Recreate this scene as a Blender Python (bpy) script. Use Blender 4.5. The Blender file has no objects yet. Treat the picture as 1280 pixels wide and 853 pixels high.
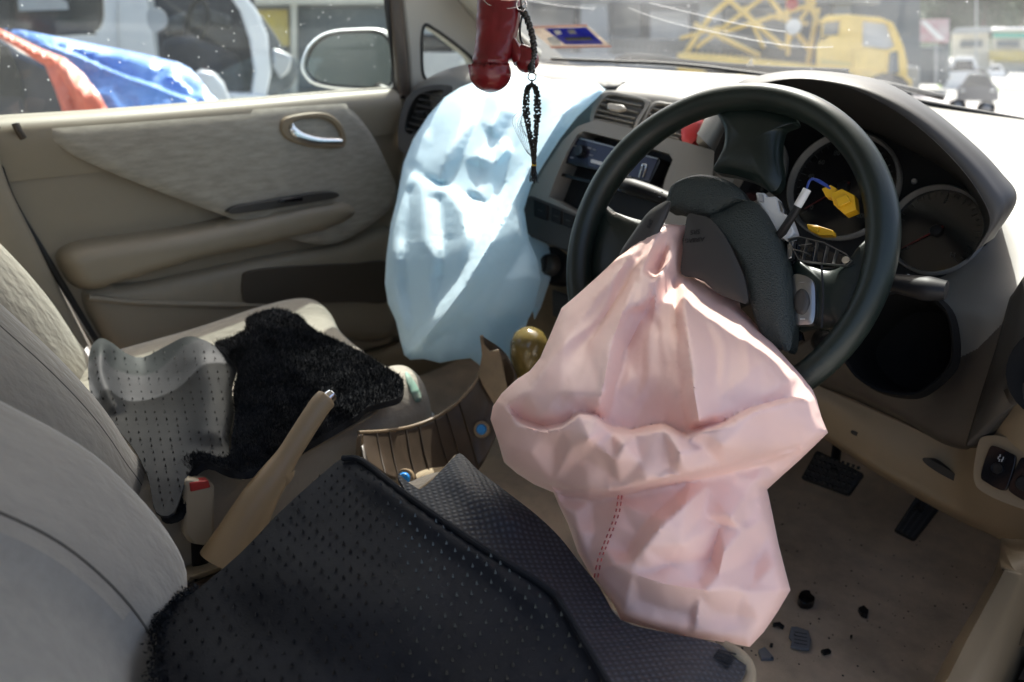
import bpy, math, random
import numpy as np
from mathutils import Vector, Matrix, noise
from mathutils.bvhtree import BVHTree
from mathutils.geometry import delaunay_2d_cdt
random.seed(7); RNG = np.random.default_rng(7)
SC = bpy.context.scene
COL = SC.collection

# ------------------------------------------------------------------ camera
CAM = np.array([.797, -.846, 1.117]); FPX = 1023.5          # focal length in pixels of the 1280 px wide photograph
_y, _p, _r = (math.radians(a) for a in (41.69, 20.82, 1.823))
FW = np.array([-math.sin(_y)*math.cos(_p), math.cos(_y)*math.cos(_p), -math.sin(_p)])
RT = np.cross(FW, [0, 0, 1]); RT /= np.linalg.norm(RT); UP = np.cross(RT, FW)
RT, UP = math.cos(_r)*RT + math.sin(_r)*UP, -math.sin(_r)*RT + math.cos(_r)*UP
cd = bpy.data.cameras.new('camera'); cam = bpy.data.objects.new('camera', cd); COL.objects.link(cam)
cd.sensor_width = 36; cd.lens = 36*FPX/1280; cd.clip_start = .02; cd.clip_end = 600
cam.matrix_world = Matrix(((RT[0], UP[0], -FW[0], CAM[0]), (RT[1], UP[1], -FW[1], CAM[1]), (RT[2], UP[2], -FW[2], CAM[2]), (0, 0, 0, 1)))
cd.dof.use_dof = True; cd.dof.focus_distance = .90; cd.dof.aperture_fstop = 4.5
SC.camera = cam

# ------------------------------------------------------------------ light
SUN_AZ, SUN_EL = math.radians(36), math.radians(54)          # left of straight ahead, above the horizon
w = bpy.data.worlds.new('World'); SC.world = w; w.use_nodes = True
nt = w.node_tree; bg = nt.nodes['Background']
sky = nt.nodes.new('ShaderNodeTexSky'); sky.sky_type = 'NISHITA'; sky.sun_disc = False
sky.sun_elevation = SUN_EL; sky.sun_rotation = -SUN_AZ; sky.air_density = 1.0; sky.dust_density = 6; sky.ozone_density = 1.0
nt.links.new(sky.outputs[0], bg.inputs[0]); bg.inputs[1].default_value = .13
ld = bpy.data.lights.new('sun', 'SUN'); ld.energy = 3.4; ld.angle = math.radians(.5); ld.color = (1, .96, .9)
sun = bpy.data.objects.new('sun', ld); COL.objects.link(sun)
sun.rotation_euler = Vector((-math.sin(SUN_AZ)*math.cos(SUN_EL), math.cos(SUN_AZ)*math.cos(SUN_EL), math.sin(SUN_EL))).to_track_quat('Z', 'Y').to_euler()
SC.view_settings.view_transform = 'Standard'; SC.view_settings.look = 'None'
SC.view_settings.gamma = 1; SC.view_settings.exposure = 1.42
SC.cycles.max_bounces = 8; SC.cycles.diffuse_bounces = 5; SC.cycles.transparent_max_bounces = 16

# ------------------------------------------------------------------ measuring
def ray(px, py): return FW + RT*(px-640)/FPX - UP*(py-426.5)/FPX
def at(px, py, **k):
    d = ray(px, py); (a, v), = k.items()
    if a == 'd': return CAM + d*v
    i = 'xyz'.index(a); return CAM + d*((v-CAM[i])/d[i])
def atp(px, py, o, n):
    d = ray(px, py); return CAM + d*(np.dot(np.asarray(o)-CAM, n)/np.dot(d, n))

# ------------------------------------------------------------------ materials
MT = {}
def mat(name, col, rough=.6, metal=0, bump=0, bscale=200, var=0, vscale=8, spec=.5, col2=None, stretch=None, sheen=0,
        trans=0, coat=0, kind='noise', bdist=.001, emis=0, det=4):
    m = bpy.data.materials.new(name); m.use_nodes = True; n = m.node_tree; b = n.nodes['Principled BSDF']; L = n.links.new
    b.inputs['Base Color'].default_value = (*col, 1); b.inputs['Roughness'].default_value = rough
    b.inputs['Metallic'].default_value = metal; b.inputs['Specular IOR Level'].default_value = spec
    if sheen: b.inputs['Sheen Weight'].default_value = sheen; b.inputs['Sheen Roughness'].default_value = .4
    if coat: b.inputs['Coat Weight'].default_value = coat; b.inputs['Coat Roughness'].default_value = .15
    tc = n.nodes.new('ShaderNodeTexCoord'); src = tc.outputs['Object']
    if stretch:
        mp = n.nodes.new('ShaderNodeMapping'); L(src, mp.inputs[0]); mp.inputs['Scale'].default_value = stretch[:3]
        if len(stretch) > 3: mp.inputs['Rotation'].default_value = stretch[3:]
        src2 = mp.outputs[0]
    else: src2 = src
    if var or col2:
        t = n.nodes.new('ShaderNodeTexNoise'); t.inputs['Scale'].default_value = vscale; t.inputs['Detail'].default_value = 6
        t.inputs['Roughness'].default_value = .65
        L(src2, t.inputs['Vector']); r = n.nodes.new('ShaderNodeValToRGB'); L(t.outputs[0], r.inputs[0])
        c2 = col2 or tuple(c*(1-var) for c in col); c1 = col if col2 else tuple(min(1, c*(1+var)) for c in col)
        r.color_ramp.elements[0].position = .35; r.color_ramp.elements[1].position = .65
        r.color_ramp.elements[0].color = (*c2, 1); r.color_ramp.elements[1].color = (*c1, 1); L(r.outputs[0], b.inputs['Base Color'])
        t3 = n.nodes.new('ShaderNodeMapRange'); L(t.outputs[0], t3.inputs[0]); t3.inputs[3].default_value = max(.05, rough-.1); t3.inputs[4].default_value = min(1, rough+.1)
        L(t3.outputs[0], b.inputs['Roughness'])
    if bump:
        if kind == 'noise':
            t = n.nodes.new('ShaderNodeTexNoise'); t.inputs['Detail'].default_value = det; h = t.outputs[0]
        elif kind == 'ridged':
            t = n.nodes.new('ShaderNodeTexNoise'); t.noise_type = 'RIDGED_MULTIFRACTAL'; t.normalize = True; t.inputs['Detail'].default_value = det; t.inputs['Distortion'].default_value = .3; h = t.outputs[0]
        elif kind == 'cell':
            t = n.nodes.new('ShaderNodeTexVoronoi'); h = t.outputs['Distance']
        t.inputs['Scale'].default_value = bscale; L(src if kind == 'cell' or not stretch else src2, t.inputs['Vector'])
        bp = n.nodes.new('ShaderNodeBump'); bp.inputs['Strength'].default_value = bump; bp.inputs['Distance'].default_value = bdist
        L(h, bp.inputs['Height']); L(bp.outputs[0], b.inputs['Normal'])
    if trans:
        tr = n.nodes.new('ShaderNodeBsdfTranslucent'); tr.inputs[0].default_value = (*col, 1)
        mx = n.nodes.new('ShaderNodeMixShader'); mx.inputs[0].default_value = trans
        out = n.nodes['Material Output']; L(b.outputs[0], mx.inputs[1]); L(tr.outputs[0], mx.inputs[2]); L(mx.outputs[0], out.inputs[0])
    if emis:
        b.inputs['Emission Color'].default_value = (*col, 1); b.inputs['Emission Strength'].default_value = emis
    MT[name] = m; return m

mat('streak_white', (.9, .9, .9), .5, trans=.4)
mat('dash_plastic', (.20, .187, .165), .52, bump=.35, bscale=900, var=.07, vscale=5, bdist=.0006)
mat('dash_plastic_shaded', (.060, .050, .041), .5, bump=.35, bscale=900, var=.12, vscale=7, bdist=.0006)  # dash plastic darkened, shade on the lower face put into the colour
mat('dash_dark', (.045, .041, .037), .48, bump=.3, bscale=900, var=.15, vscale=6, bdist=.0005)
mat('bezel_plastic', (.33, .30, .26), .42, bump=.15, bscale=1200, var=.04, vscale=5, bdist=.0004)
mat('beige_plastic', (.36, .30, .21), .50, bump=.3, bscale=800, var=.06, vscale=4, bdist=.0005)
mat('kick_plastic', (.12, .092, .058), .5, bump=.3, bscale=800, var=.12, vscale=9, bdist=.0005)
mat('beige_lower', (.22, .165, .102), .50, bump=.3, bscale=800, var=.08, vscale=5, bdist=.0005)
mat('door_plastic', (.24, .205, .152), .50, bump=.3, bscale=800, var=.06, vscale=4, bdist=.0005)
mat('door_suede', (.30, .275, .23), .9, bump=.4, bscale=1500, var=.16, vscale=9, stretch=(1, 3.2, 14, .62, 0, 0), sheen=.3, bdist=.0006)
mat('seam_dark', (.10, .09, .075), .9)
mat('seat_velour', (.35, .315, .262), .92, bump=.55, bscale=30, var=.06, vscale=12, stretch=(7, 1.6, 1.6, .1, .1, .35), sheen=.45, bdist=.0035, det=3)
mat('seat_centre', (.285, .27, .24), .95, bump=.5, bscale=1400, var=.08, vscale=60, sheen=.25, bdist=.0008)
mat('carpet', (.54, .42, .30), .97, bump=1, bscale=1300, var=.3, vscale=7, sheen=.2, bdist=.002)
mat('black_plastic', (.010, .010, .011), .5, spec=.28, bump=.2, bscale=1000, bdist=.0003)
mat('deep_black', (.006, .006, .006), .8, spec=.15)
mat('gloss_black', (.006, .006, .008), .12, coat=.3)
mat('wheel_leather', (.008, .015, .012), .40, spec=.4, bump=.28, bscale=1100, kind='cell', bdist=.0003, coat=.12, var=.25, vscale=12)
mat('cover_smooth', (.035, .033, .031), .55, bump=.15, bscale=900, bdist=.0003)
mat('cover_text', (.024, .032, .029), .5, bump=.9, bscale=560, kind='cell', bdist=.0010)
mat('rubber_mat', (.009, .010, .013), .75, spec=.22, bump=.5, bscale=900, kind='cell', bdist=.0006, var=.25, vscale=8)
mat('rubber_light', (.024, .026, .028), .5, spec=.18, bump=.3, bscale=500, var=.25, vscale=12, bdist=.0004)
mat('fuzzy', (.020, .021, .023), 1, var=.5, vscale=30, spec=.1)
mat('tan_edge', (.30, .24, .16), .95, bump=1, bscale=600, bdist=.001)
mat('pink_cloth', (.97, .665, .585), .46, bump=.10, bscale=8, trans=.11, sheen=.1, var=.035, vscale=4, bdist=.009, det=2, kind='ridged')
mat('blue_cloth', (.64, .83, .93), .5, bump=.10, bscale=6, trans=.3, sheen=.15, var=.05, vscale=4, bdist=.012, det=2, kind='ridged')
mat('red_thread', (.42, .05, .05), .7)
mat('red_leather', (.16, .008, .012), .33, bump=.6, bscale=120, coat=.15, var=.15, vscale=30, bdist=.0006)
mat('red_plastic', (.36, .02, .02), .4)
mat('mirror_dark', (.55, .58, .60), .03, metal=1)
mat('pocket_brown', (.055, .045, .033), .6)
mat('chrome', (.75, .75, .76), .16, metal=1)
mat('satin_metal', (.30, .30, .30), .35, metal=1)
mat('gauge_ring', (.35, .35, .34), .35, metal=.3)
mat('white_plastic', (.62, .62, .60), .4)
mat('yellow_plastic', (.75, .42, .01), .45, coat=.2)
mat('blue_wire', (.02, .05, .25), .4)
mat('olive_plastic', (.17, .125, .04), .22, coat=.6, var=.15, vscale=20)
mat('brown_plastic', (.20, .145, .09), .4, coat=.15, var=.2, vscale=18)
mat('brown_inner', (.05, .035, .024), .4, coat=.1, var=.25, vscale=18)
mat('blue_clip', (.02, .20, .55), .3)
mat('lever_plastic', (.30, .22, .13), .45, bump=.3, bscale=700, bdist=.0005, var=.05)
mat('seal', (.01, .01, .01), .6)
mat('headlining', (.42, .40, .35), .95, bump=.3, bscale=900, bdist=.001)
mat('black_bead', (.01, .01, .01), .3)
mat('gold', (.7, .45, .04), .35, metal=.4)
mat('print_grey', (.28, .28, .28), .6)
mat('print_dim', (.05, .055, .05), .6)
mat('print_white', (.75, .75, .75), .5)
mat('print_red', (.12, .008, .008), .5)
mat('sticker_blue', (.05, .07, .70), .5, col2=(.03, .04, .5), vscale=60, trans=.5)
mat('sticker_white', (.72, .66, .60), .5, trans=.4, col2=(.45, .33, .28), vscale=45)
mat('sticker_red', (.6, .22, .16), .5)
mat('green_stain', (.16, .36, .28), .7, col2=(.35, .33, .29), vscale=20)
mat('radio_screen', (.008, .007, .03), .12)
mat('radio_face', (.012, .012, .015), .25)
mat('debris_grey', (.14, .145, .16), .6, bump=.5, bscale=300)
# outside
mat('asphalt', (.42, .41, .385), .9, bump=.5, bscale=60, var=.12, vscale=.7, bdist=.01)
mat('white_paint', (.80, .81, .83), .3, coat=.5, var=.03, vscale=2)
mat('silver_paint', (.45, .46, .48), .35, metal=.4, coat=.4, var=.1, vscale=3)
mat('grime', (.10, .105, .11), .6, var=.6, vscale=6, bump=.5, bscale=9, bdist=.05)
mat('navy_paint', (.025, .03, .05), .2, coat=.8, var=.2, vscale=2)
mat('dark_glass', (.015, .02, .028), .08, coat=.5)
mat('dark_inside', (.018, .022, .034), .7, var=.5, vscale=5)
mat('blue_tarp', (.06, .20, .62), .42, bump=.6, bscale=5, col2=(.16, .34, .72), vscale=2.2, coat=.15, bdist=.03, stretch=(1, 1, 4))
mat('orange_tarp', (.72, .13, .06), .45, bump=.6, bscale=5, var=.15, vscale=3, bdist=.03)
mat('yellow_paint', (.72, .50, .12), .45, var=.12, vscale=3)
mat('concrete', (.33, .34, .34), .9, var=.14, vscale=.9)
mat('dark_wall', (.13, .15, .16), .9, var=.25, vscale=1.2)
mat('cream_wall', (.62, .58, .48), .85, var=.08, vscale=1)
mat('green_sign', (.07, .38, .30), .6)
mat('yellow_sign', (.62, .48, .12), .6, col2=(.5, .4, .16), vscale=3)
mat('pink_sign', (.45, .22, .25), .6, col2=(.50, .42, .44), vscale=3)
mat('tyre', (.02, .02, .02), .8)
mat('leaf', (.07, .10, .06), .8, col2=(.035, .06, .03), vscale=3, trans=.25)
mat('bark', (.12, .09, .07), .9)
mat('grass', (.10, .16, .05), .9, var=.3, vscale=9)

def glass_mat(name, dust, tint, specks):
    m = bpy.data.materials.new(name); m.use_nodes = True; n = m.node_tree; n.nodes.clear(); L = n.links.new
    out = n.nodes.new('ShaderNodeOutputMaterial'); tr = n.nodes.new('ShaderNodeBsdfTransparent'); tr.inputs[0].default_value = (*tint, 1)
    gl = n.nodes.new('ShaderNodeBsdfGlossy'); gl.inputs['Roughness'].default_value = .01
    lw = n.nodes.new('ShaderNodeLayerWeight'); lw.inputs['Blend'].default_value = .5
    pw = n.nodes.new('ShaderNodeMath'); pw.operation = 'POWER'; L(lw.outputs['Facing'], pw.inputs[0]); pw.inputs[1].default_value = 5
    fr = n.nodes.new('ShaderNodeMath'); fr.operation = 'MULTIPLY_ADD'; L(pw.outputs[0], fr.inputs[0]); fr.inputs[1].default_value = .8; fr.inputs[2].default_value = .022
    m1 = n.nodes.new('ShaderNodeMixShader'); L(fr.outputs[0], m1.inputs[0]); L(tr.outputs[0], m1.inputs[1]); L(gl.outputs[0], m1.inputs[2])
    df = n.nodes.new('ShaderNodeBsdfTranslucent'); df.inputs[0].default_value = (.75, .78, .78, 1)
    tc = n.nodes.new('ShaderNodeTexCoord')
    t = n.nodes.new('ShaderNodeTexNoise'); t.inputs['Scale'].default_value = 7; t.inputs['Detail'].default_value = 8; L(tc.outputs['Object'], t.inputs[0])
    mr = n.nodes.new('ShaderNodeMapRange'); L(t.outputs[0], mr.inputs[0]); mr.inputs[1].default_value = .3; mr.inputs[2].default_value = .75
    mr.inputs[3].default_value = dust*.55; mr.inputs[4].default_value = dust*1.5
    v = n.nodes.new('ShaderNodeTexVoronoi'); v.inputs['Scale'].default_value = 46; L(tc.outputs['Object'], v.inputs[0])
    lt = n.nodes.new('ShaderNodeMath'); lt.operation = 'LESS_THAN'; L(v.outputs['Distance'], lt.inputs[0]); lt.inputs[1].default_value = specks
    mu = n.nodes.new('ShaderNodeMath'); mu.operation = 'MULTIPLY'; L(lt.outputs[0], mu.inputs[0]); mu.inputs[1].default_value = .45
    ad = n.nodes.new('ShaderNodeMath'); ad.operation = 'ADD'; ad.use_clamp = True; L(mr.outputs[0], ad.inputs[0]); L(mu.outputs[0], ad.inputs[1])
    m2 = n.nodes.new('ShaderNodeMixShader'); L(ad.outputs[0], m2.inputs[0]); L(m1.outputs[0], m2.inputs[1]); L(df.outputs[0], m2.inputs[2])
    L(m2.outputs[0], out.inputs[0]); MT[name] = m
glass_mat('windscreen_glass', .05, (.93, .97, .95), .06)
glass_mat('door_glass', .014, (.9, .95, .93), .07)

# dimple weave for the grey mat
def weave_mat(name, c1, c2, sc):
    m = bpy.data.materials.new(name); m.use_nodes = True; n = m.node_tree; b = n.nodes['Principled BSDF']; L = n.links.new
    b.inputs['Roughness'].default_value = .6
    tc = n.nodes.new('ShaderNodeTexCoord'); mp = n.nodes.new('ShaderNodeMapping'); L(tc.outputs['Object'], mp.inputs[0]); mp.inputs['Rotation'].default_value = (0, 0, .55)
    ws = []
    for ax in 'XY':
        wv = n.nodes.new('ShaderNodeTexWave'); wv.bands_direction = ax; wv.inputs['Scale'].default_value = sc; L(mp.outputs[0], wv.inputs[0]); ws.append(wv)
    mu = n.nodes.new('ShaderNodeMath'); mu.operation = 'MULTIPLY'; L(ws[0].outputs['Fac'], mu.inputs[0]); L(ws[1].outputs['Fac'], mu.inputs[1])
    r = n.nodes.new('ShaderNodeValToRGB'); L(mu.outputs[0], r.inputs[0]); r.color_ramp.elements[0].color = (*c1, 1); r.color_ramp.elements[1].color = (*c2, 1)
    L(r.outputs[0], b.inputs['Base Color'])
    bp = n.nodes.new('ShaderNodeBump'); bp.inputs['Strength'].default_value = .6; bp.inputs['Distance'].default_value = .001; L(mu.outputs[0], bp.inputs['Height']); L(bp.outputs[0], b.inputs['Normal'])
    MT[name] = m
weave_mat('weave_mat', (.010, .012, .018), (.045, .052, .070), 52)

# ------------------------------------------------------------------ object helpers
def prop(o, label=None, cat=None, group=None, kind=None):
    for k, v in (('label', label), ('category', cat), ('group', group), ('kind', kind)):
        if v: o[k] = v
    return o
ORG = {}
def thing(name, loc, label, cat, group=None):
    o = bpy.data.objects.new(name, None); COL.objects.link(o); o.location = loc; o.empty_display_size = .05
    ORG[o] = np.array(loc, float); return prop(o, label, cat, group)
def origin(p): return ORG.get(p, np.zeros(3))
def mesh(name, V, F, m, parent=None, smooth=True, sharp=40, label=None, cat=None, kind=None, group=None, bevel=0, seg=2, loc=None, subs=0, thick=0):
    V = np.asarray(V, float)
    if parent is None:
        lo = np.array(loc if loc is not None else [(V[:, 0].min()+V[:, 0].max())/2, (V[:, 1].min()+V[:, 1].max())/2, V[:, 2].min()])
    else: lo = origin(parent)
    me = bpy.data.meshes.new(name); me.from_pydata((V-lo).tolist(), [], [list(map(int, f)) for f in F]); me.validate(); me.update()
    if smooth: me.shade_smooth(); me.set_sharp_from_angle(angle=math.radians(sharp))
    o = bpy.data.objects.new(name, me); COL.objects.link(o)
    for mm in (m if isinstance(m, (list, tuple)) else [m]): me.materials.append(MT[mm])
    if parent is None: o.location = lo
    else: o.parent = parent
    ORG[o] = lo
    if thick:
        s = o.modifiers.new('s', 'SOLIDIFY'); s.thickness = thick; s.offset = -1
    if bevel:
        b = o.modifiers.new('b', 'BEVEL'); b.width = bevel; b.segments = seg; b.limit_method = 'ANGLE'; b.angle_limit = math.radians(35)
    if subs:
        s = o.modifiers.new('u', 'SUBSURF'); s.levels = subs; s.render_levels = subs
    return prop(o, label, cat, group, kind)
class MB:
    def __init__(s): s.v = []; s.f = []
    def add(s, V, F):
        n = len(s.v); s.v += [tuple(p) for p in V]; s.f += [[i+n for i in f] for f in F]; return s
def crom(P, n, closed=False):
    P = np.asarray(P, float); N = len(P)
    if N == 2 and not closed: return P[0] + (P[1]-P[0])*np.linspace(0, 1, n)[:, None]
    if closed: t = np.linspace(0, N, n, endpoint=False)
    else: t = np.linspace(0, N-1, n)
    i = np.floor(t).astype(int)
    if not closed: i = np.minimum(i, N-2)
    u = (t-i)[:, None]
    g = (lambda k: P[k % N]) if closed else (lambda k: P[np.clip(k, 0, N-1)])
    a, b, c, d = g(i-1), g(i), g(i+1), g(i+2)
    if not closed:
        a = np.where((i == 0)[:, None], 2*b-c, a); d = np.where((i == N-2)[:, None], 2*c-b, d)
    return .5*((2*b)+(-a+c)*u+(2*a-5*b+4*c-d)*u*u+(-a+3*b-3*c+d)*u**3)
def gridf(nu, nv, cu=False, cv=False):
    F = []
    for i in range(nu if cu else nu-1):
        for j in range(nv if cv else nv-1):
            F.append((i*nv+j, ((i+1) % nu)*nv+j, ((i+1) % nu)*nv+(j+1) % nv, i*nv+(j+1) % nv))
    return F
def patch(rows, nu=40, nv=40):
    """smooth surface through a grid of control points"""
    R = [crom(r, nv) for r in rows]; R = np.array(R)
    S = np.stack([crom(R[:, j], nu) for j in range(nv)], 1)
    return S.reshape(-1, 3), gridf(nu, nv)
def frames(P, closed=False, up=(0, 0, 1)):
    P = np.asarray(P, float); T = np.roll(P, -1, 0)-np.roll(P, 1, 0) if closed else np.gradient(P, axis=0)
    T /= np.linalg.norm(T, axis=1)[:, None]+1e-12
    A = np.cross(T, up); bad = np.linalg.norm(A, axis=1) < .05; A[bad] = np.cross(T[bad], (0, 1, .1))
    A /= np.linalg.norm(A, axis=1)[:, None]; B = np.cross(A, T); return T, A, B
def tube(P, r, n=12, ry=None, closed=False, up=(0, 0, 1), cap=True, rot=0):
    P = np.asarray(P, float); N = len(P); r = np.broadcast_to(r, N); ry = r if ry is None else np.broadcast_to(ry, N)
    T, A, B = frames(P, closed, up); a = np.linspace(0, 2*np.pi, n, endpoint=False)+rot
    V = P[:, None]+r[:, None, None]*np.cos(a)[None, :, None]*A[:, None]+ry[:, None, None]*np.sin(a)[None, :, None]*B[:, None]
    F = gridf(N, n, closed, True)
    if cap and not closed: F += [list(range(n)), list(range((N-1)*n, N*n))[::-1]]
    return V.reshape(-1, 3), F
def boxv(c, s, R=None):
    c = np.array(c, float); s = np.array(s, float)/2
    V = np.array([[x, y, z] for x in (-1, 1) for y in (-1, 1) for z in (-1, 1)], float)*s
    if R is not None: V = V@np.asarray(R, float)
    return V+c, [(0, 1, 3, 2), (4, 6, 7, 5), (0, 4, 5, 1), (2, 3, 7, 6), (0, 2, 6, 4), (1, 5, 7, 3)]
def rbox(name, c, s, m, parent, bevel=.003, R=None, **k):
    V, F = boxv(c, s, R); return mesh(name, V, F, m, parent, bevel=bevel, **k)
def lathe(prof, o, ax, n=32, ex=None):
    """prof: (radius, height) pairs around axis ax through o"""
    ax = np.array(ax, float); ax /= np.linalg.norm(ax)
    if ex is None: ex = np.cross(ax, (0, 0, 1)); ex = ex if np.linalg.norm(ex) > .1 else np.cross(ax, (0, 1, 0))
    ex = ex/np.linalg.norm(ex); ey = np.cross(ax, ex); a = np.linspace(0, 2*np.pi, n, endpoint=False)
    V = np.array([np.array(o)+ax*h+r*(math.cos(t)*ex+math.sin(t)*ey) for r, h in prof for t in a])
    N = len(prof); F = gridf(N, n, False, True)
    if prof[0][0] > 1e-6: F.append(list(range(n)))
    if prof[-1][0] > 1e-6: F.append(list(range((N-1)*n, N*n))[::-1])
    return V, F
def inpoly(P, poly):
    P = np.asarray(P); x, y = P[:, 0], P[:, 1]; r = np.zeros(len(P), bool); poly = np.asarray(poly)[:, :2]; q = np.roll(poly, 1, 0)
    for (x1, y1), (x2, y2) in zip(poly, q):
        c = (y1 > y) != (y2 > y)
        with np.errstate(divide='ignore', invalid='ignore'): xi = (x2-x1)*(y-y1)/(y2-y1+1e-15)+x1
        r ^= c & (x < xi)
    return r
def cdt(outline, pts=(), holes=(), lines=()):
    V = [Vector(p[:2]) for p in outline]; E = [(i, (i+1) % len(outline)) for i in range(len(outline))]
    for h in holes:
        n = len(V); V += [Vector(p[:2]) for p in h]; E += [(n+i, n+(i+1) % len(h)) for i in range(len(h))]
    for l in lines:
        n = len(V); V += [Vector(p[:2]) for p in l]; E += [(n+i, n+i+1) for i in range(len(l)-1)]
    V += [Vector(p[:2]) for p in pts]
    vs, es, fs, *_ = delaunay_2d_cdt(V, E, [], 0, 1e-7)
    vs = np.array([tuple(v) for v in vs]); fs = np.array([f for f in fs if len(f) == 3])
    c = vs[fs].mean(1); k = inpoly(c, outline)
    for h in holes: k &= ~inpoly(c, h)
    fs = fs[k]
    a = vs[fs]; ar = (a[:, 1, 0]-a[:, 0, 0])*(a[:, 2, 1]-a[:, 0, 1])-(a[:, 1, 1]-a[:, 0, 1])*(a[:, 2, 0]-a[:, 0, 0])
    fs[ar < 0] = fs[ar < 0][:, ::-1]
    return vs, fs
def bedges(F):
    s = set()
    for f in F:
        for i in range(len(f)): s.add((f[i], f[(i+1) % len(f)]))
    return [(a, b) for a, b in s if (b, a) not in s]
def plate(P3, n, thick, holes=()):
    """flat plate with outline P3 (3D points on one plane), holes, pushed back by thick against normal n"""
    P3 = np.asarray(P3, float); n = np.array(n, float); n /= np.linalg.norm(n); o = P3[0]
    ex = np.cross(n, (0, 0, 1)); ex = ex if np.linalg.norm(ex) > .1 else np.cross(n, (0, 1, 0)); ex /= np.linalg.norm(ex); ey = np.cross(n, ex)
    to = lambda Q: [((np.asarray(q)-o)@ex, (np.asarray(q)-o)@ey) for q in Q]
    vs, fs = cdt(to(P3), holes=[to(h) for h in holes])
    A = o+vs[:, :1]*ex+vs[:, 1:]*ey; N = len(A); V = np.vstack([A, A-n*thick])
    F = [tuple(f) for f in fs]+[tuple(f[::-1]+N) for f in fs]
    for a, b in bedges(fs): F.append((b, a, a+N, b+N))
    return V, F
def dome(P3, n, h, thick, rings=5, edge=.5):
    """pillow: outline raised to height h at the middle, with side walls of thick"""
    P3 = np.asarray(P3, float); n = np.array(n, float); n /= np.linalg.norm(n); c = P3.mean(0); N = len(P3); V = list(P3-n*thick); F = []
    for k in range(rings+1):
        t = k/rings; s = 1-t*.92; hh = h*(1-(1-t)**2)**edge if h else 0
        V += list(c+(P3-c)*s+n*hh)
    for k in range(rings+1):
        for i in range(N): F.append((k*N+i, k*N+(i+1) % N, (k+1)*N+(i+1) % N, (k+1)*N+i))
    F.append([(rings+1)*N+i for i in range(N)]); F.append(list(range(N))[::-1]); return np.array(V), F
def rbf(ctrl):
    """thin plate interpolation of values given at pixel points"""
    C = np.array(ctrl, float); X = C[:, :2]/300; v = C[:, 2]
    def U(r): return np.where(r > 1e-9, r*r*np.log(r+1e-12), 0)
    K = U(np.linalg.norm(X[:, None]-X[None], axis=2))+np.eye(len(X))*1e-6; P = np.c_[np.ones(len(X)), X]
    A = np.block([[K, P], [P.T, np.zeros((3, 3))]]); s = np.linalg.solve(A, np.r_[v, 0, 0, 0])
    def f(Q):
        Q = np.asarray(Q)[:, :2]/300; return U(np.linalg.norm(Q[:, None]-X[None], axis=2))@s[:len(X)]+np.c_[np.ones(len(Q)), Q]@s[len(X):]
    return f
def segd(Q, L):
    """distance, side and arc position of the points Q to the polyline L"""
    L = np.asarray(L, float)[:, :2]; best = np.full(len(Q), 1e9); side = np.zeros(len(Q)); arc = np.zeros(len(Q))
    ln = np.r_[0, np.cumsum(np.linalg.norm(np.diff(L, axis=0), axis=1))]
    for i in range(len(L)-1):
        a, b = L[i], L[i+1]; ab = b-a; t = np.clip(((Q-a)@ab)/(ab@ab), 0, 1); d = Q-(a+t[:, None]*ab); dd = np.linalg.norm(d, axis=1)
        k = dd < best; best[k] = dd[k]; side[k] = np.sign(ab[0]*d[k, 1]-ab[1]*d[k, 0]); arc[k] = (ln[i]+t[k]*(ln[i+1]-ln[i]))/ln[-1]
    return best, side, arc
def folds(Q, FL):
    """FL: (type, polyline, height m, width px); ridge: soft, crease: sharp, step: one side (right of the line in the picture, walking along it) stands proud"""
    H = np.zeros(len(Q))
    for ty, L, h, wd in FL:
        L = crom(L, max(8, 4*len(L))) if len(L) > 2 else np.array(L, float)
        d, s, a = segd(Q, L); tp = np.clip(np.minimum(a, 1-a)*6+.15, 0, 1)
        if ty == 'ridge': H += h*tp*np.exp(-(d/wd)**2)
        elif ty == 'crease': H += h*tp*np.exp(-d/wd)
        elif ty == 'step':
            k = np.clip(s*d/2.2*.5+.5, 0, 1); k = k*k*(3-2*k); H += h*tp*(k*np.exp(-d/wd)-.55*(1-k)*np.exp(-d/(wd*.6)))
    return H
def crumple(Q, seed, amp, wl, n=7, box=None):
    """facets of creased cloth: crossing triangle waves, each living in its own patch"""
    r = np.random.default_rng(seed); H = np.zeros(len(Q))
    for k in range(n):
        a = r.uniform(0, math.pi); w_ = wl*r.uniform(.6, 1.6); ph = r.uniform(0, 1); s = (Q[:, 0]*math.cos(a)+Q[:, 1]*math.sin(a))/w_+ph
        s = s+.25*np.array([noise.noise(Vector((p[0]/(wl*1.6), p[1]/(wl*1.6), seed+k))) for p in Q])
        tri = 2*np.abs(s-np.floor(s+.5))
        m = np.array([noise.noise(Vector((p[0]/(wl*1.3), p[1]/(wl*1.3), seed*3.3+k*7.1))) for p in Q]); m = np.clip(m*3+.15, 0, 1)
        H += (tri-.5)*m*w_/wl
    return H*amp
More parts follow.
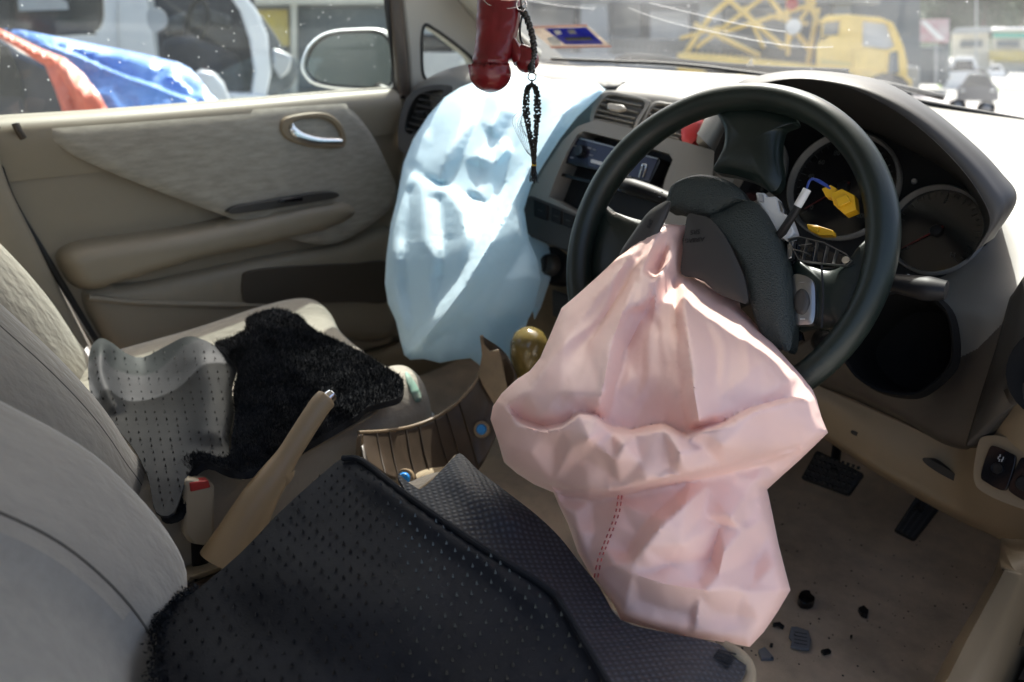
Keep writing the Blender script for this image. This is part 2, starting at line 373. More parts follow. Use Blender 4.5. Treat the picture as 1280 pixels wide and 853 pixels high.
def facets(outline, lines, name='f'):
    """creased height field: flat facets between fold lines whose points carry heights"""
    O = dens(outline, 30); pts = [(q[0], q[1], 0.) for q in O]; ls = []
    for L in lines:
        L = [q for q in L if inpoly([q[:2]], O)[0]]; pts += [tuple(q) for q in L]
        if len(L) > 1: ls.append([q[:2] for q in L])
    vs, fs = cdt(O, [p[:2] for p in pts[len(O):]], lines=ls); P = np.array(pts); H = np.zeros(len(vs))
    for i, v in enumerate(vs):
        d = np.hypot(P[:, 0]-v[0], P[:, 1]-v[1]); j = np.argmin(d)
        if d[j] < .5: H[i] = P[j, 2]
        else: w_ = 1/(np.sort(d)[:3]**2+1e-6); H[i] = (P[np.argsort(d)[:3], 2]*w_).sum()/w_.sum()
    t = BVHTree.FromPolygons([(v[0], v[1], h*1000) for v, h in zip(vs, H)], [list(map(int, f)) for f in fs])
    def f(Q):
        out = np.zeros(len(Q))
        for i, q in enumerate(Q):
            r = t.ray_cast(Vector((q[0], q[1], 1e4)), Vector((0, 0, -1)))[0]
            if r is not None: out[i] = r.z/1000
        return out
    return f, [np.array(l, float) for l in ls]
def dens(P, step):
    """resample a closed outline"""
    P = np.asarray(P, float); out = []
    for a, b in zip(P, np.roll(P, -1, 0)):
        n = max(1, int(np.linalg.norm(b-a)/step)); out += [a+(b-a)*k/n for k in range(n)]
    return np.array(out)
def cloth(outline, base, FL, step, mode='d', edge=.02, edgew=18, back=.05, smooth_out=False, nz=0, nzs=25, cr=(), extra=None, flines=(), relax=0):
    """a puffed cloth body: front surface with folds and a plainer back surface sewn to it at the outline"""
    O = dens(crom(outline, len(outline)*6, True) if smooth_out else outline, step)
    x0, y0 = O.min(0); x1, y1 = O.max(0)
    gx, gy = np.meshgrid(np.arange(x0, x1, step), np.arange(y0, y1, step)); G = np.c_[gx.ravel(), gy.ravel()]
    G[:, 0] += (np.round(G[:, 1]/step) % 2)*step/2
    G += RNG.uniform(-.12, .12, G.shape)*step
    lines = []
    for ty, L, h, wd in FL:
        if ty == 'ridge' or abs(h) < .006: continue
        L = crom(L, max(8, int(np.linalg.norm(np.diff(np.array(L, float), axis=0), axis=1).sum()/step)))
        for o_ in ((0,) if ty == 'crease' else (-2.2, 0, 2.2)):
            T = np.gradient(L, axis=0); T /= np.linalg.norm(T, axis=1)[:, None]; Lo = L+np.c_[-T[:, 1], T[:, 0]]*o_; Lo = Lo[inpoly(Lo, O)]
            if len(Lo) > 1: lines.append(Lo)
    for l in flines:
        o_ = dens(np.vstack([l, l[::-1]]), step*.9)[:max(2, int(len(dens(np.vstack([l, l[::-1]]), step*.9))/2))]; lines.append(o_)
    if lines:
        LL = np.vstack(lines); keep = np.ones(len(G), bool)
        for a_ in range(0, len(G), 500): keep[a_:a_+500] = np.linalg.norm(G[a_:a_+500, None]-LL[None], axis=2).min(1) > step*.45
        G = G[keep]
        D_ = segd(LL, np.vstack([O, O[:1]]))[0]; G = np.vstack([G, LL[(D_ > step*.5)]])
        key = np.unique(np.round(G/(step*.22)).astype(int), axis=0, return_index=True)[1]; G = G[key]
    k = inpoly(G, O); G = G[k]; D, _, _ = segd(G, np.vstack([O, O[:1]])); G = G[D > step*.55]
    vs, fs = cdt(O, G); D, _, _ = segd(vs, np.vstack([O, O[:1]]))
    b = rbf(base)(vs); bul = np.sqrt(np.clip(1-(1-np.clip(D/edgew, 0, 1))**2, 0, 1))
    H = edge*bul+folds(vs, FL)*np.clip(D/6, 0, 1)
    if nz:
        H += np.array([noise.noise(Vector((p[0]/nzs, p[1]/nzs, 3.1)))+.5*noise.noise(Vector((p[0]/nzs*2.3, p[1]/nzs*2.3, 9))) for p in vs])*nz*np.clip(D/10, 0, 1)
    for sd, am, wl in cr: H += crumple(vs, sd, am, wl)*np.clip(D/8, 0, 1)
    if extra is not None: H += extra(vs)*np.clip(D/8, 0, 1)
    if relax:
        E_ = np.unique(np.sort(np.vstack([fs[:, :2], fs[:, 1:], fs[:, ::2]]), axis=1), axis=0); bd_ = np.array(sorted({i for e in bedges(fs) for i in e}))
        for _ in range(relax):
            S_ = np.zeros(len(vs)); N_ = np.zeros(len(vs))
            for a_, c_ in ((0, 1), (1, 0)): np.add.at(S_, E_[:, a_], H[E_[:, c_]]); np.add.at(N_, E_[:, a_], 1)
            Hn = .5*H+.5*S_/np.maximum(N_, 1); Hn[bd_] = H[bd_]; H = Hn
    if mode == 'd': A = np.array([at(p[0], p[1], d=v) for p, v in zip(vs, b-H)])
    else: A = np.array([at(p[0], p[1], z=v) for p, v in zip(vs, b+H)])
    if back is None: return A, fs, vs
    if mode == 'd': B = np.array([at(p[0], p[1], d=v) for p, v in zip(vs, b+back*bul)])
    else: B = A-np.array([0, 0, 1])*back
    if mode == 'd':
        bd = {i for e in bedges(fs) for i in e}; N = len(A); idx = np.arange(N)+N
        for i in bd: idx[i] = i
        F = [tuple(f) for f in fs[:, ::-1]]+[tuple(idx[f]) for f in fs]
        return np.vstack([A, B]), F, vs
    N = len(A); F = [tuple(f) for f in fs[:, ::-1]]+[tuple(f+N) for f in fs]
    for a, c in bedges(fs): F.append((a, c, c+N, a+N))
    return np.vstack([A, B]), F, vs
def text(name, s, size, o, ex, ey, m, parent, depth=.0002, align='CENTER'):
    cu = bpy.data.curves.new('t', 'FONT'); cu.body = s; cu.size = size; cu.extrude = depth; cu.align_x = align; cu.align_y = 'CENTER'
    ob = bpy.data.objects.new('t', cu); COL.objects.link(ob); me = bpy.data.meshes.new_from_object(ob.evaluated_get(bpy.context.evaluated_depsgraph_get()))
    bpy.data.objects.remove(ob); ex = np.array(ex, float)/np.linalg.norm(ex); ey = np.array(ey, float)/np.linalg.norm(ey); ez = np.cross(ex, ey)
    V = np.array([np.array(o)+v.co.x*ex+v.co.y*ey+v.co.z*ez for v in me.vertices]); F = [list(p.vertices) for p in me.polygons]
    bpy.data.meshes.remove(me)
    return mesh(name, V, F, m, parent, smooth=False)


class Surf:
    """lets small things be laid exactly on a built surface"""
    def __init__(s, V, F): s.t = BVHTree.FromPolygons([tuple(v) for v in V], [list(map(int, f)) for f in F])
    def __call__(s, px, py, off=.001):
        d = Vector(ray(px, py)).normalized(); p, n, i, _ = s.t.ray_cast(Vector(CAM), d)
        if p is None: return None
        if n.dot(d) > 0: n = -n
        return np.array(p)+np.array(n)*off
def decal(S, pts, m, name, par, off=.001, n=12, label=None):
    """thin sheet laid on a surface"""
    O = dens(pts, n); x0, y0 = O.min(0); x1, y1 = O.max(0); gx, gy = np.meshgrid(np.arange(x0, x1, n), np.arange(y0, y1, n)); G = np.c_[gx.ravel(), gy.ravel()]; G = G[inpoly(G, O)]
    vs, fs = cdt(O, G); P = [S(q[0], q[1], off) for q in vs]
    if any(q is None for q in P): return None
    return mesh(name, P, fs, m, par, thick=.0005, label=label)
# ------------------------------------------------------------------ cabin shell
DX = -.69
def dp(px, py, x=DX): return at(px, py, x=x)
mesh('car_floor', *patch([[(-.72, -1.2, .27), (-.3, -1.2, .27), (.3, -1.2, .27), (.74, -1.2, .27)], [(-.72, -.2, .27), (-.3, -.2, .27), (.3, -.2, .27), (.74, -.2, .27)],
     [(-.72, .55, .27), (-.3, .55, .27), (.3, .55, .27), (.74, .55, .27)], [(-.72, .78, .36), (-.3, .78, .36), (.3, .78, .36), (.74, .78, .36)],
     [(-.72, .92, .62), (-.3, .92, .62), (.3, .92, .62), (.74, .92, .62)], [(-.72, .93, 1.0), (-.3, .93, 1.03), (.3, .93, 1.0), (.74, .93, .97)]], 40, 30), 'carpet', kind='structure', thick=.02)
mesh('tunnel', *patch([[(-.13, y, .26), (-.11, y, .38), (-.03, y, .42), (.05, y, .42), (.12, y, .38), (.14, y, .26)] for y in (-1.2, -.5, .2, .85)], 12, 20), 'carpet', kind='structure')
# roof with a lip towards the windscreen
mesh('car_roof', *patch([[(-.56, y, z-.03), (-.45, y-.0, z), (0, y+.02*(y > -.2), z+.03), (.45, y, z), (.57, y, z-.03)] for y, z in ((.18, 1.365), (.02, 1.41), (-.2, 1.44), (-.6, 1.46), (-1.3, 1.44), (-2.0, 1.36))], 20, 20), 'headlining', kind='structure', thick=.04)
mesh('dash_sun_shield', *boxv((.03, .73, .86), (1.38, .34, .12)), 'black_plastic', kind='structure', smooth=False)  # unseen box added under the dash to keep sun off the floor
mesh('rear_bulkhead', *boxv((0, -2.0, .75), (1.36, .05, .9)), 'seat_velour', kind='structure', smooth=False)
mesh('rear_door_trim', *boxv((-.73, -1.25, .62), (.05, 1.5, .66)), 'door_plastic', kind='structure', smooth=False)
mesh('rear_door_trim', *boxv((.80, -1.75, .62), (.05, 1.3, .66)), 'door_plastic', kind='structure', smooth=False)
mesh('unseen_open_door', *plate([(.80+.9*u, .34-.42*u, z) for u, z in ((0, .30), (1.0, .32), (1.02, .98), (.0, .98))], (-.42, -.9, 0), .07), 'door_plastic', kind='structure', bevel=.02)  # driver door out of view, added to shade the lower dash
mesh('rear_bench', *patch([[(x, y, z) for x in (-.66, -.3, .3, .66)] for y, z in ((-1.25, .3), (-1.25, .52), (-1.35, .56), (-1.7, .52), (-1.8, .8), (-1.9, 1.1))], 20, 8), 'seat_velour', kind='structure')
# left windscreen pillar and the quarter panel with its small window
R_ = lambda pts, x=DX: [dp(px, py, x) for px, py in pts]
qout = [(497, -160), (505, 0), (512, 60), (516, 118), (523, 135), (560, 128), (600, 112), (640, 100), (700, 92), (650, 40), (600, -25), (540, -120)]
qwin = crom([(531, 34), (546, 40), (570, 58), (590, 76), (586, 88), (560, 98), (533, 98), (528, 66)], 40, True)
qp = thing('quarter_panel', dp(540, 100), 'beige inner windscreen pillar trim with a small triangular window, beside the left air vent', 'pillar trim')
V, F = plate(R_(qout, -.70), (1, 0, 0), .03, [R_(qwin, -.70)]); mesh('pillar_trim', V, F, 'headlining', qp, bevel=.006)
V, F = tube(R_(crom([(530, 33), (546, 39), (571, 57), (592, 76), (588, 89), (560, 99), (532, 99), (527, 66)], 60, True), -.70), .004, 8, closed=True, up=(1, 0, 0)); mesh('window_seal', V, F, 'seal', qp)
V, F = plate(R_(qwin, -.715), (1, 0, 0), .003); mesh('quarter_window', V, F, 'door_glass', qp)
mesh('pillar_moulding', *patch([[at(px, py, x=-.68) for px, py in r] for r in ([(548, -30), (590, 22), (640, 75), (672, 104)], [(575, -30), (616, 16), (662, 62), (700, 88)], [(600, -30), (640, 16), (672, 48), (706, 80)])], 14, 24), 'headlining', qp, thick=.02)
# roof rails, rear pillars: they carry the roof and shade the seats
def strut(name, P, r, m, label):
    V, F = tube(crom(P, 16), r, 12, r*.6); mesh(name, V, F, m, kind='structure')
strut('roof_rail', [(-.57, .17, 1.36), (-.58, -.5, 1.40), (-.58, -1.2, 1.39), (-.57, -1.95, 1.33)], .035, 'headlining', '')
strut('roof_rail', [(.58, .17, 1.36), (.59, -.5, 1.40), (.59, -1.2, 1.39), (.57, -1.95, 1.33)], .035, 'headlining', '')
strut('windscreen_header', [(-.57, .17, 1.355), (-.3, .20, 1.38), (.3, .20, 1.38), (.57, .17, 1.355)], .03, 'headlining', '')
strut('windscreen_pillar', [(-.65, .82, 1.06), (-.63, .6, 1.17), (-.60, .38, 1.28), (-.57, .17, 1.36)], .03, 'headlining', '')
strut('windscreen_pillar', [(.67, .80, 1.0), (.66, .6, 1.15), (.63, .38, 1.27), (.58, .17, 1.36)], .03, 'headlining', '')
# left centre pillar behind the door
bp_ = thing('centre_pillar', (-.72, -.45, .3), 'beige pillar trim behind the passenger door with a dark rubber seal along it', 'pillar trim')
mesh('pillar_cover', *patch([[dp(-60, 60, -.68), dp(-60, 300, -.66), dp(0, 420, -.66), dp(60, 520, -.67)], [dp(-10, 60, -.68), dp(-8, 205, -.665), dp(42, 320, -.665), dp(104, 440, -.67)], [dp(0, 60, -.70), dp(0, 195, -.69), dp(50, 310, -.69), dp(112, 435, -.69)]], 14, 24), 'door_plastic', bp_)
mesh('upper_pillar', *tube([(-.70, -.62, .9), (-.66, -.66, 1.1), (-.58, -.7, 1.40)], .05, 12, .03), 'headlining', bp_)
V, F = tube(crom([dp(-6, 150), dp(8, 235), dp(62, 330), dp(128, 440), dp(150, 480)], 40), .006, 10); mesh('door_seal', V, F, 'seal', bp_)
mesh('door_sill', *tube([(-.70, -1.0, .30), (-.70, 0, .30), (-.70, .8, .30)], .05, 12, .07), 'beige_lower', kind='structure')
mesh('right_footwell_side', *boxv((.775, .62, .62), (.03, .75, .8)), 'door_plastic', kind='structure', smooth=False)
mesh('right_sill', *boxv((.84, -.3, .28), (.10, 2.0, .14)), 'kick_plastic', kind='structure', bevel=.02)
mesh('left_footwell_side', *boxv((-.74, .4, .55), (.02, 1.1, .62)), 'door_plastic', kind='structure', smooth=False)

# ------------------------------------------------------------------ passenger door
door = thing('car_door', (-.70, .05, .42), 'closed beige passenger door with fabric insert, long armrest and chrome inner handle', 'car door')
top = [(-90, 166), (0, 156), (130, 147), (300, 133), (420, 122), (497, 116)]
prof = [(-.040, .010), (-.018, .009), (-.002, .003), (.009, -.010), (.012, -.026), (.008, -.05), (0, -.09)]   # shoulder roll: x offset, z offset
tl = crom([dp(*p) for p in top], 40)
mesh('door_top_shoulder', *(lambda V: (V.reshape(-1, 3), gridf(len(prof), 40)))(np.array([[p+np.array([a, 0, b]) for p in tl] for a, b in prof])), 'door_plastic', door, subs=1)
pan = [(-90, 170), (0, 162), (130, 153), (300, 139), (420, 128), (497, 122), (499, 150), (498, 215), (490, 330), (488, 430), (300, 470), (150, 500), (60, 330), (-20, 210)]
V, F = plate([dp(*p, x=-.697) for p in pan], (1, 0, 0), .03); mesh('trim_panel', V, F, 'door_plastic', door)
# fabric insert: a padded sheet that swells out below the shoulder
ins = [(52, 154), (160, 147), (300, 135), (421, 125), (436, 135), (462, 170), (484, 215), (492, 240), (482, 262), (440, 292), (400, 305), (330, 290), (275, 268), (200, 240), (130, 212), (80, 187)]
P = [dp(*p, x=-.686) for p in dens(crom(ins, 90, True), 5)]
def lean(y, z): return -.030*math.exp(-max(0, .955+.0375*(y+.4)-z)/.022)
def pad(P, h, m, name, par, inset=.02, thick=.01, n=(1, 0, 0), step=.012, crease=None, ln=False, **k):
    P = np.array(P); nn = np.array(n, float); o = P[0]; ex = np.cross(nn, (0, 0, 1)); ex /= np.linalg.norm(ex); ey = np.cross(nn, ex)
    Q = np.c_[(P-o)@ex, (P-o)@ey]; x0, y0 = Q.min(0); x1, y1 = Q.max(0); gx, gy = np.meshgrid(np.arange(x0, x1, step), np.arange(y0, y1, step)); G = np.c_[gx.ravel(), gy.ravel()]
    G = G[inpoly(G, Q)]; D = segd(G, np.vstack([Q, Q[:1]]))[0]; G = G[D > step*.5]; vs, fs = cdt(Q, G); D = segd(vs, np.vstack([Q, Q[:1]]))[0]
    b = np.sqrt(np.clip(1-(1-np.clip(D/inset, 0, 1))**2, 0, 1))*h; A = o+vs[:, :1]*ex+vs[:, 1:]*ey+b[:, None]*nn; B = o+vs[:, :1]*ex+vs[:, 1:]*ey-nn*thick
    if ln:
        sh = np.array([lean(q[1], q[2]) for q in A]); A[:, 0] += sh+.012; B[:, 0] += sh+.012
    N = len(A); F = [tuple(f) for f in fs]+[tuple(f[::-1]+N) for f in fs]
    for a, c in bedges(fs): F.append((c, a, a+N, c+N))
    return mesh(name, np.vstack([A, B]), F, m, par, **k)
pad(P, .008, 'door_suede', 'fabric_insert', door, inset=.015, ln=True)
# armrest
arm = [(72, 318), (95, 303), (160, 293), (230, 283), (290, 270), (350, 257), (415, 247), (434, 254), (436, 268), (400, 288), (330, 305), (250, 322), (170, 345), (115, 361), (92, 357), (78, 340)]
pad([dp(*p, x=-.69) for p in dens(crom(arm, 80, True), 5)], .04, 'door_plastic', 'armrest', door, inset=.028, step=.008)
sw = [(290, 268), (293, 259), (330, 252), (380, 243), (415, 240), (424, 246), (400, 252), (345, 261)]
V, F = plate([dp(*p, x=-.655) for p in crom(sw, 40, True)], (1, 0, 0), .03); wsw = mesh('window_switch_panel', V, F, 'dash_dark', door, bevel=.003)
V, F = plate([dp(*p, x=-.648) for p in [(348, 254), (355, 249), (378, 246), (380, 251)]], (1, 0, 0), .012); mesh('window_switch', V, F, 'gloss_black', wsw, bevel=.002)
# lower map pocket: bulge and dark opening
low = [(102, 366), (180, 352), (260, 335), (330, 320), (420, 305), (492, 290), (490, 415), (420, 425), (300, 440), (200, 450), (150, 450)]
pad([dp(*p, x=-.695) for p in dens(crom(low, 60, True), 6)], .022, 'door_plastic', 'map_pocket', door, inset=.04)
pk = [(304, 350), (312, 340), (360, 334), (440, 330), (488, 330), (486, 376), (440, 378), (360, 380), (312, 380), (304, 370)]
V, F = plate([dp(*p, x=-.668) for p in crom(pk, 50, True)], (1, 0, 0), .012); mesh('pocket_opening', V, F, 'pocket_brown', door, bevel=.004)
V, F = tube([dp(*p, x=-.672) for p in crom([(110, 372), (170, 378), (260, 381), (330, 382)], 30)], .006, 8); mesh('trim_moulding', V, F, 'door_plastic', door)
# inner handle
hb = crom([(352, 160), (358, 148), (385, 142), (408, 142), (424, 152), (433, 170), (430, 184), (405, 186), (375, 181), (357, 172)], 48, True)
pin = crom([(361, 162), (372, 151), (398, 148), (416, 154), (426, 170), (418, 179), (385, 174), (366, 168)], 40, True)
V, F = plate([dp(*p, x=-.662) for p in hb], (1, 0, 0), .02, [[dp(*p, x=-.662) for p in pin]]); hz = mesh('handle_bezel', V, F, 'beige_lower', door, bevel=.003)
V, F = dome([dp(*p, x=-.680) for p in pin], (1, 0, 0), -.0, .01, 2); mesh('handle_cup', V, F, 'brown_inner', hz)
V, F = tube([dp(px, py, x=-.666+q) for (px, py), q in zip(crom([(365, 155), (368, 164), (380, 172), (400, 177), (427, 178)], 24), np.linspace(.0, .012, 24))], np.interp(np.linspace(0, 1, 24), [0, .2, .6, 1], [.004, .009, .0085, .007]), 12, .004, up=(1, 0, 0)); mesh('door_handle', V, F, 'chrome', hz)
# lock knob
V, F = tube([dp(19, 154, -.68), dp(23, 163, -.678), dp(29, 173, -.68)], .006, 12); mesh('lock_knob', V, F, 'brown_inner', door, bevel=.001)
# window frame, seal, glass
V, F = tube(crom([dp(p[0], p[1]-5, -.712) for p in top]+[], 40), .007, 8, .004); mesh('window_seal', V, F, 'seal', door)
V, F = tube(crom([dp(497, 118, -.715), dp(493, 80, -.71), dp(487, 30, -.70), dp(479, -40, -.69), dp(462, -130, -.66)], 30), .006, 10, .012); mesh('window_channel', V, F, 'seal', door)
mesh('window_frame', *patch([[dp(px, py, x) for px, py in r] for r, x in (([(492, 118), (489, 80), (483, 30), (474, -40), (455, -140)], -.715), ([(499, 118), (496, 80), (490, 30), (482, -40), (464, -140)], -.69), ([(510, 122), (508, 80), (503, 30), (497, -40), (485, -140)], -.685), ([(514, 122), (512, 80), (507, 30), (502, -40), (490, -140)], -.71))], 16, 20), 'brown_inner', door)
mesh('front_edge', *patch([[dp(px, py, x) for px, py in r] for r, x in (([(496, 117), (498, 160), (497, 215), (494, 330), (490, 420)], -.69), ([(507, 122), (509, 160), (507, 215), (503, 330), (500, 420)], -.70), ([(509, 128), (512, 160), (510, 215), (506, 330), (502, 420)], -.73))], 12, 20), 'door_plastic', door)
V, F = plate([dp(px, py, -.722) for px, py in [(-140, 168), (0, 154), (300, 131), (497, 113), (493, 70), (485, 10), (470, -80), (440, -170), (200, -190), (-140, -170)]], (1, 0, 0), .004); mesh('window_glass', V, F, 'door_glass', door)
# door mirror, seen through the glass from behind its housing rim
mg = crom([(383, 80), (392, 58), (412, 44), (445, 40), (476, 42), (489, 60), (490, 92), (484, 108), (440, 109), (402, 104), (388, 95)], 60, True)
no = np.array([.62, -.75, .12]); no /= np.linalg.norm(no); mo = at(435, 75, x=-.86)
mp_ = [atp(px, py, mo, no) for px, py in mg]; c = np.mean(mp_, 0)
VV, FF = [], []; rings = [(1.13, 0.002), (1.14, -.012), (1.05, -.05), (.8, -.09), (.4, -.11)]
V = np.array([c+(p-c)*s+no*h for s, h in [(1.0, -.004), (1.05, .010)]+rings for p in mp_]); n_ = len(mp_)
F = gridf(len(rings)+2, n_, False, True)+[list(range((len(rings)+1)*n_, (len(rings)+2)*n_))]
mh = mesh('mirror_housing', V, F, 'white_paint', door)
V, F = dome([p-no*.002 for p in mp_], no, .0, .004, 2); mesh('mirror_glass', V, F, 'mirror_dark', mh)
V, F = tube(np.array(mp_)+no*.001, .0035, 8, closed=True); mesh('mirror_rim', V, F, 'seal', mh)
V, F = tube([c+np.array([.1, -.0, -.06]), c+np.array([.16, .02, -.085])], .025, 10, .02); mesh('mirror_arm', V, F, 'black_plastic', mh)

# ------------------------------------------------------------------ windscreen
ws = thing('windscreen', (0, .9, 1.03), 'dusty windscreen glass with thin white streaks and a road tax sticker at its lower left corner', 'windscreen')
wb = [(-.66, .82), (-.45, .87), (0, .90), (.45, .87), (.68, .80)]; wt = [(-.57, .17), (-.35, .20), (0, .21), (.35, .20), (.58, .17)]
wz = [1.050, 1.045, 1.040, 1.012, .985]
rows = [[np.array([a[0]+(b[0]-a[0])*t, a[1]+(b[1]-a[1])*t, z+(1.375-z)*t+.03*math.sin(math.pi*t)]) for a, b, z in zip(wb, wt, wz)] for t in (0, .25, .5, .75, 1)]
WSV, WSF = patch(rows, 30, 30); mesh('windscreen_glass', WSV, WSF, 'windscreen_glass', ws)
WSS = Surf(WSV, WSF)
def onws(px, py, off=.002):
    a_, b_, c_ = WSS(px, py, off), WSS(px+6, py, off), WSS(px, py+6, off); n = np.cross(b_-a_, c_-a_); n /= np.linalg.norm(n); return a_, (n if n@ray(px, py) < 0 else -n)
P0, wn = onws(715, 45)
def wsq(pts, name, m, off, par=None, hol=()):
    return decal(WSS, pts, m, name, par or ws, off*.6, 15)
st = wsq([(660, 34), (734, 31), (764, 57), (688, 58)], 'road_tax_sticker', 'sticker_white', .002)
wsq([(681, 35), (733, 33.5), (755, 54.5), (707, 55)], 'sticker_panel', 'sticker_blue', .003, st)
wsq([(709, 36.5), (718, 36), (721, 41), (713, 41.5)], 'sticker_mark', 'print_grey', .004, st)
wsq([(705, 46), (738, 45), (742, 49), (709, 50)], 'sticker_print', 'print_dim', .004, st)
wsq([(660, 32.5), (734, 30), (735, 31.5), (661, 34)], 'sticker_edge', 'sticker_red', .0035, st)
wsq([(688, 57.5), (764, 56.5), (765, 58), (689, 59.5)], 'sticker_edge', 'sticker_red', .0035, st)
wsq([(692, 37), (700, 37), (703, 41), (696, 43)], 'sticker_mark', 'print_white', .0035, st)
wsq([(683, 47), (692, 44), (700, 50), (702, 56), (690, 56)], 'sticker_mark', 'print_white', .0035, st)
for L, r in (([(650, -3), (690, 4), (735, 9), (745, 8)], .0011), ([(786, 8), (812, 18), (845, 28), (900, 40), (950, 50), (1000, 57), (1042, 57)], .0011), ([(812, 2), (850, 11), (900, 23), (950, 33), (983, 38)], .0011)):
    P = [onws(px, py, .003)[0] for px, py in crom(L, 24)]; P = crom(P[::4]+[P[-1]], 30)
    V, F = tube(P, np.sin(np.linspace(.15, 2.9, 30))*r*1.7+.0003, 6, .0004); mesh('white_streak', V, F, 'streak_white', ws)  # thin white arcs laid across the glass
V, F = plate([onws(px, py, .004)[0] for px, py in ((940, 72), (934, 80), (943, 81))], wn, .0006); mesh('chip', V, F, 'print_white', ws)
V, F = tube(crom([at(px, py, y=.80) for px, py in ((690, 74), (760, 77), (850, 81), (950, 93), (1050, 108), (1150, 127), (1290, 152))], 50), .006, 8, .004); mesh('windscreen_seal', V, F, 'seal', ws)
# cowl and wiper outside the glass
cw = thing('wiper', (.1, 1.0, 1.02), 'dark wiper arm lying at the foot of the windscreen outside', 'wiper')
V, F = tube(crom([at(px, py, y=.97) for px, py in ((770, 76), (800, 72), (860, 80), (960, 88), (1060, 92))], 30), .005, 8, .010); mesh('wiper_blade', V, F, 'seal', cw)
V, F = tube(crom([at(px, py, y=1.0) for px, py in ((900, 86), (1010, 90), (1100, 104), (1180, 122))], 30), .007, 8, .006); mesh('wiper_arm', V, F, 'black_plastic', cw)
mesh('bonnet', *patch([[(-.72, .93, .98), (-.3, .99, 1.0), (.3, .99, .985), (.72, .93, .94)], [(-.72, 1.2, .95), (-.3, 1.3, .975), (.3, 1.3, .96), (.72, 1.2, .92)], [(-.7, 1.7, .80), (-.3, 1.8, .86), (.3, 1.8, .85), (.7, 1.7, .80)]], 16, 16), 'silver_paint', kind='structure', thick=.01)

# ------------------------------------------------------------------ dashboard
dash = thing('dashboard', (0, .6, .5), 'grey beige dashboard with hooded gauges, car radio and vents, sunlit on top', 'dashboard')
def A(px, py, y): return at(px, py, y=y)
ztop = 1.038
rows = []
for y, z in ((.90, 1.035), (.80, 1.043), (.66, 1.045), (.54, 1.040), (.465, 1.022), (.44, .985), (.43, .90), (.42, .80), (.44, .70), (.52, .62), (.62, .60)):
    r = []
    for x in (-.69, -.6, -.45, -.2, 0, .12, .22):
        yy = y-(0 if y > .8 else .0)+(-.02 if -.3 < x < .15 and y < .5 else 0); zz = z-(.03 if x < -.65 and y > .43 else 0)-(.012 if x > .1 and z > .95 else 0)
        r.append((x, yy, zz))
    rows.append(r)
DBODY = patch(rows, 70, 50); mesh('dash_body', *DBODY, 'dash_plastic', dash)
DS = Surf(*DBODY)
decal(DS, [(668, 84), (678, 74.5), (765, 79), (757, 88)], 'dash_dark', 'dash_top_grille', dash, .0015)
decal(DS, [(660, 93), (700, 97), (745, 102), (783, 103), (770, 112), (740, 113), (690, 110), (655, 104)], 'seal', 'airbag_slot', dash, .0015)
# driver side: face, from the windscreen down
rows = [[A(960, 92, .86), A(1060, 108, .86), A(1150, 126, .84), A(1280, 149, .80), A(1420, 180, .74)],
        [A(960, 130, .60), A(1060, 140, .60), A(1180, 165, .60), A(1300, 195, .56), A(1440, 240, .50)],
        [A(960, 200, .46), A(1060, 215, .46), A(1190, 235, .44), A(1310, 270, .38), A(1450, 330, .32)],
        [A(940, 300, .40), A(1060, 330, .36), A(1160, 345, .33), A(1275, 340, .26), A(1420, 390, .22)],
        [A(950, 385, .30), A(1060, 395, .27), A(1175, 390, .245), A(1262, 385, .21), A(1400, 430, .18)],
        [A(960, 430, .275), A(1060, 440, .25), A(1180, 440, .23), A(1240, 440, .195), A(1380, 480, .165)],
        [A(960, 458, .29), A(1040, 475, .262), A(1130, 512, .235), A(1200, 545, .195), A(1350, 560, .15)],
        [A(960, 468, .33), A(1035, 487, .30), A(1125, 526, .27), A(1196, 562, .23), A(1330, 590, .17)]]
FACE = patch(rows, 300, 260)
# recess (dark cup with a dusty lip) in the driver side face
rc = crom([(1075, 400), (1110, 372), (1150, 368), (1180, 388), (1190, 420), (1188, 455), (1165, 480), (1140, 492), (1100, 486), (1070, 465), (1055, 430)], 50, True)
fc = FACE[0][np.array(FACE[1])].mean(1)-CAM; fx = 640+FPX*(fc@RT)/(fc@FW); fy = 426.5-FPX*(fc@UP)/(fc@FW)
cut = inpoly(np.c_[fx, fy], (np.array(rc)-rc.mean(0))*1.03+rc.mean(0)); shade_area = inpoly(np.c_[fx, fy], [(900, 360), (1040, 372), (1110, 400), (1190, 452), (1222, 436), (1248, 410), (1266, 388), (1500, 340), (1500, 700), (900, 700)])  # second outline: lower face where shade is painted as a darker plastic
mesh('driver_side_face', FACE[0], [f for f, c_, k_ in zip(FACE[1], cut, shade_area) if not c_ and not k_], 'dash_plastic', dash)
mesh('shaded_lower_face', FACE[0], [f for f, c_, k_ in zip(FACE[1], cut, shade_area) if not c_ and k_], 'dash_plastic_shaded', dash)
Po = A(1125, 430, .19); pn = np.array([-.1, -.93, .36]); pn /= np.linalg.norm(pn)
P = [atp(px, py, Po, pn) for px, py in rc]; c = np.mean(P, 0)
V = np.array([c+(np.array(p)-c)*s-pn*h for s, h in ((1.10, .012), (1.05, -.008), (1.0, -.006), (.97, .004), (.93, .05), (.85, .08), (.3, .085)) for p in P])
F = gridf(7, len(P), False, True)+[list(range(6*len(P), 7*len(P)))]
mesh('dash_recess', V, F, 'deep_black', dash)
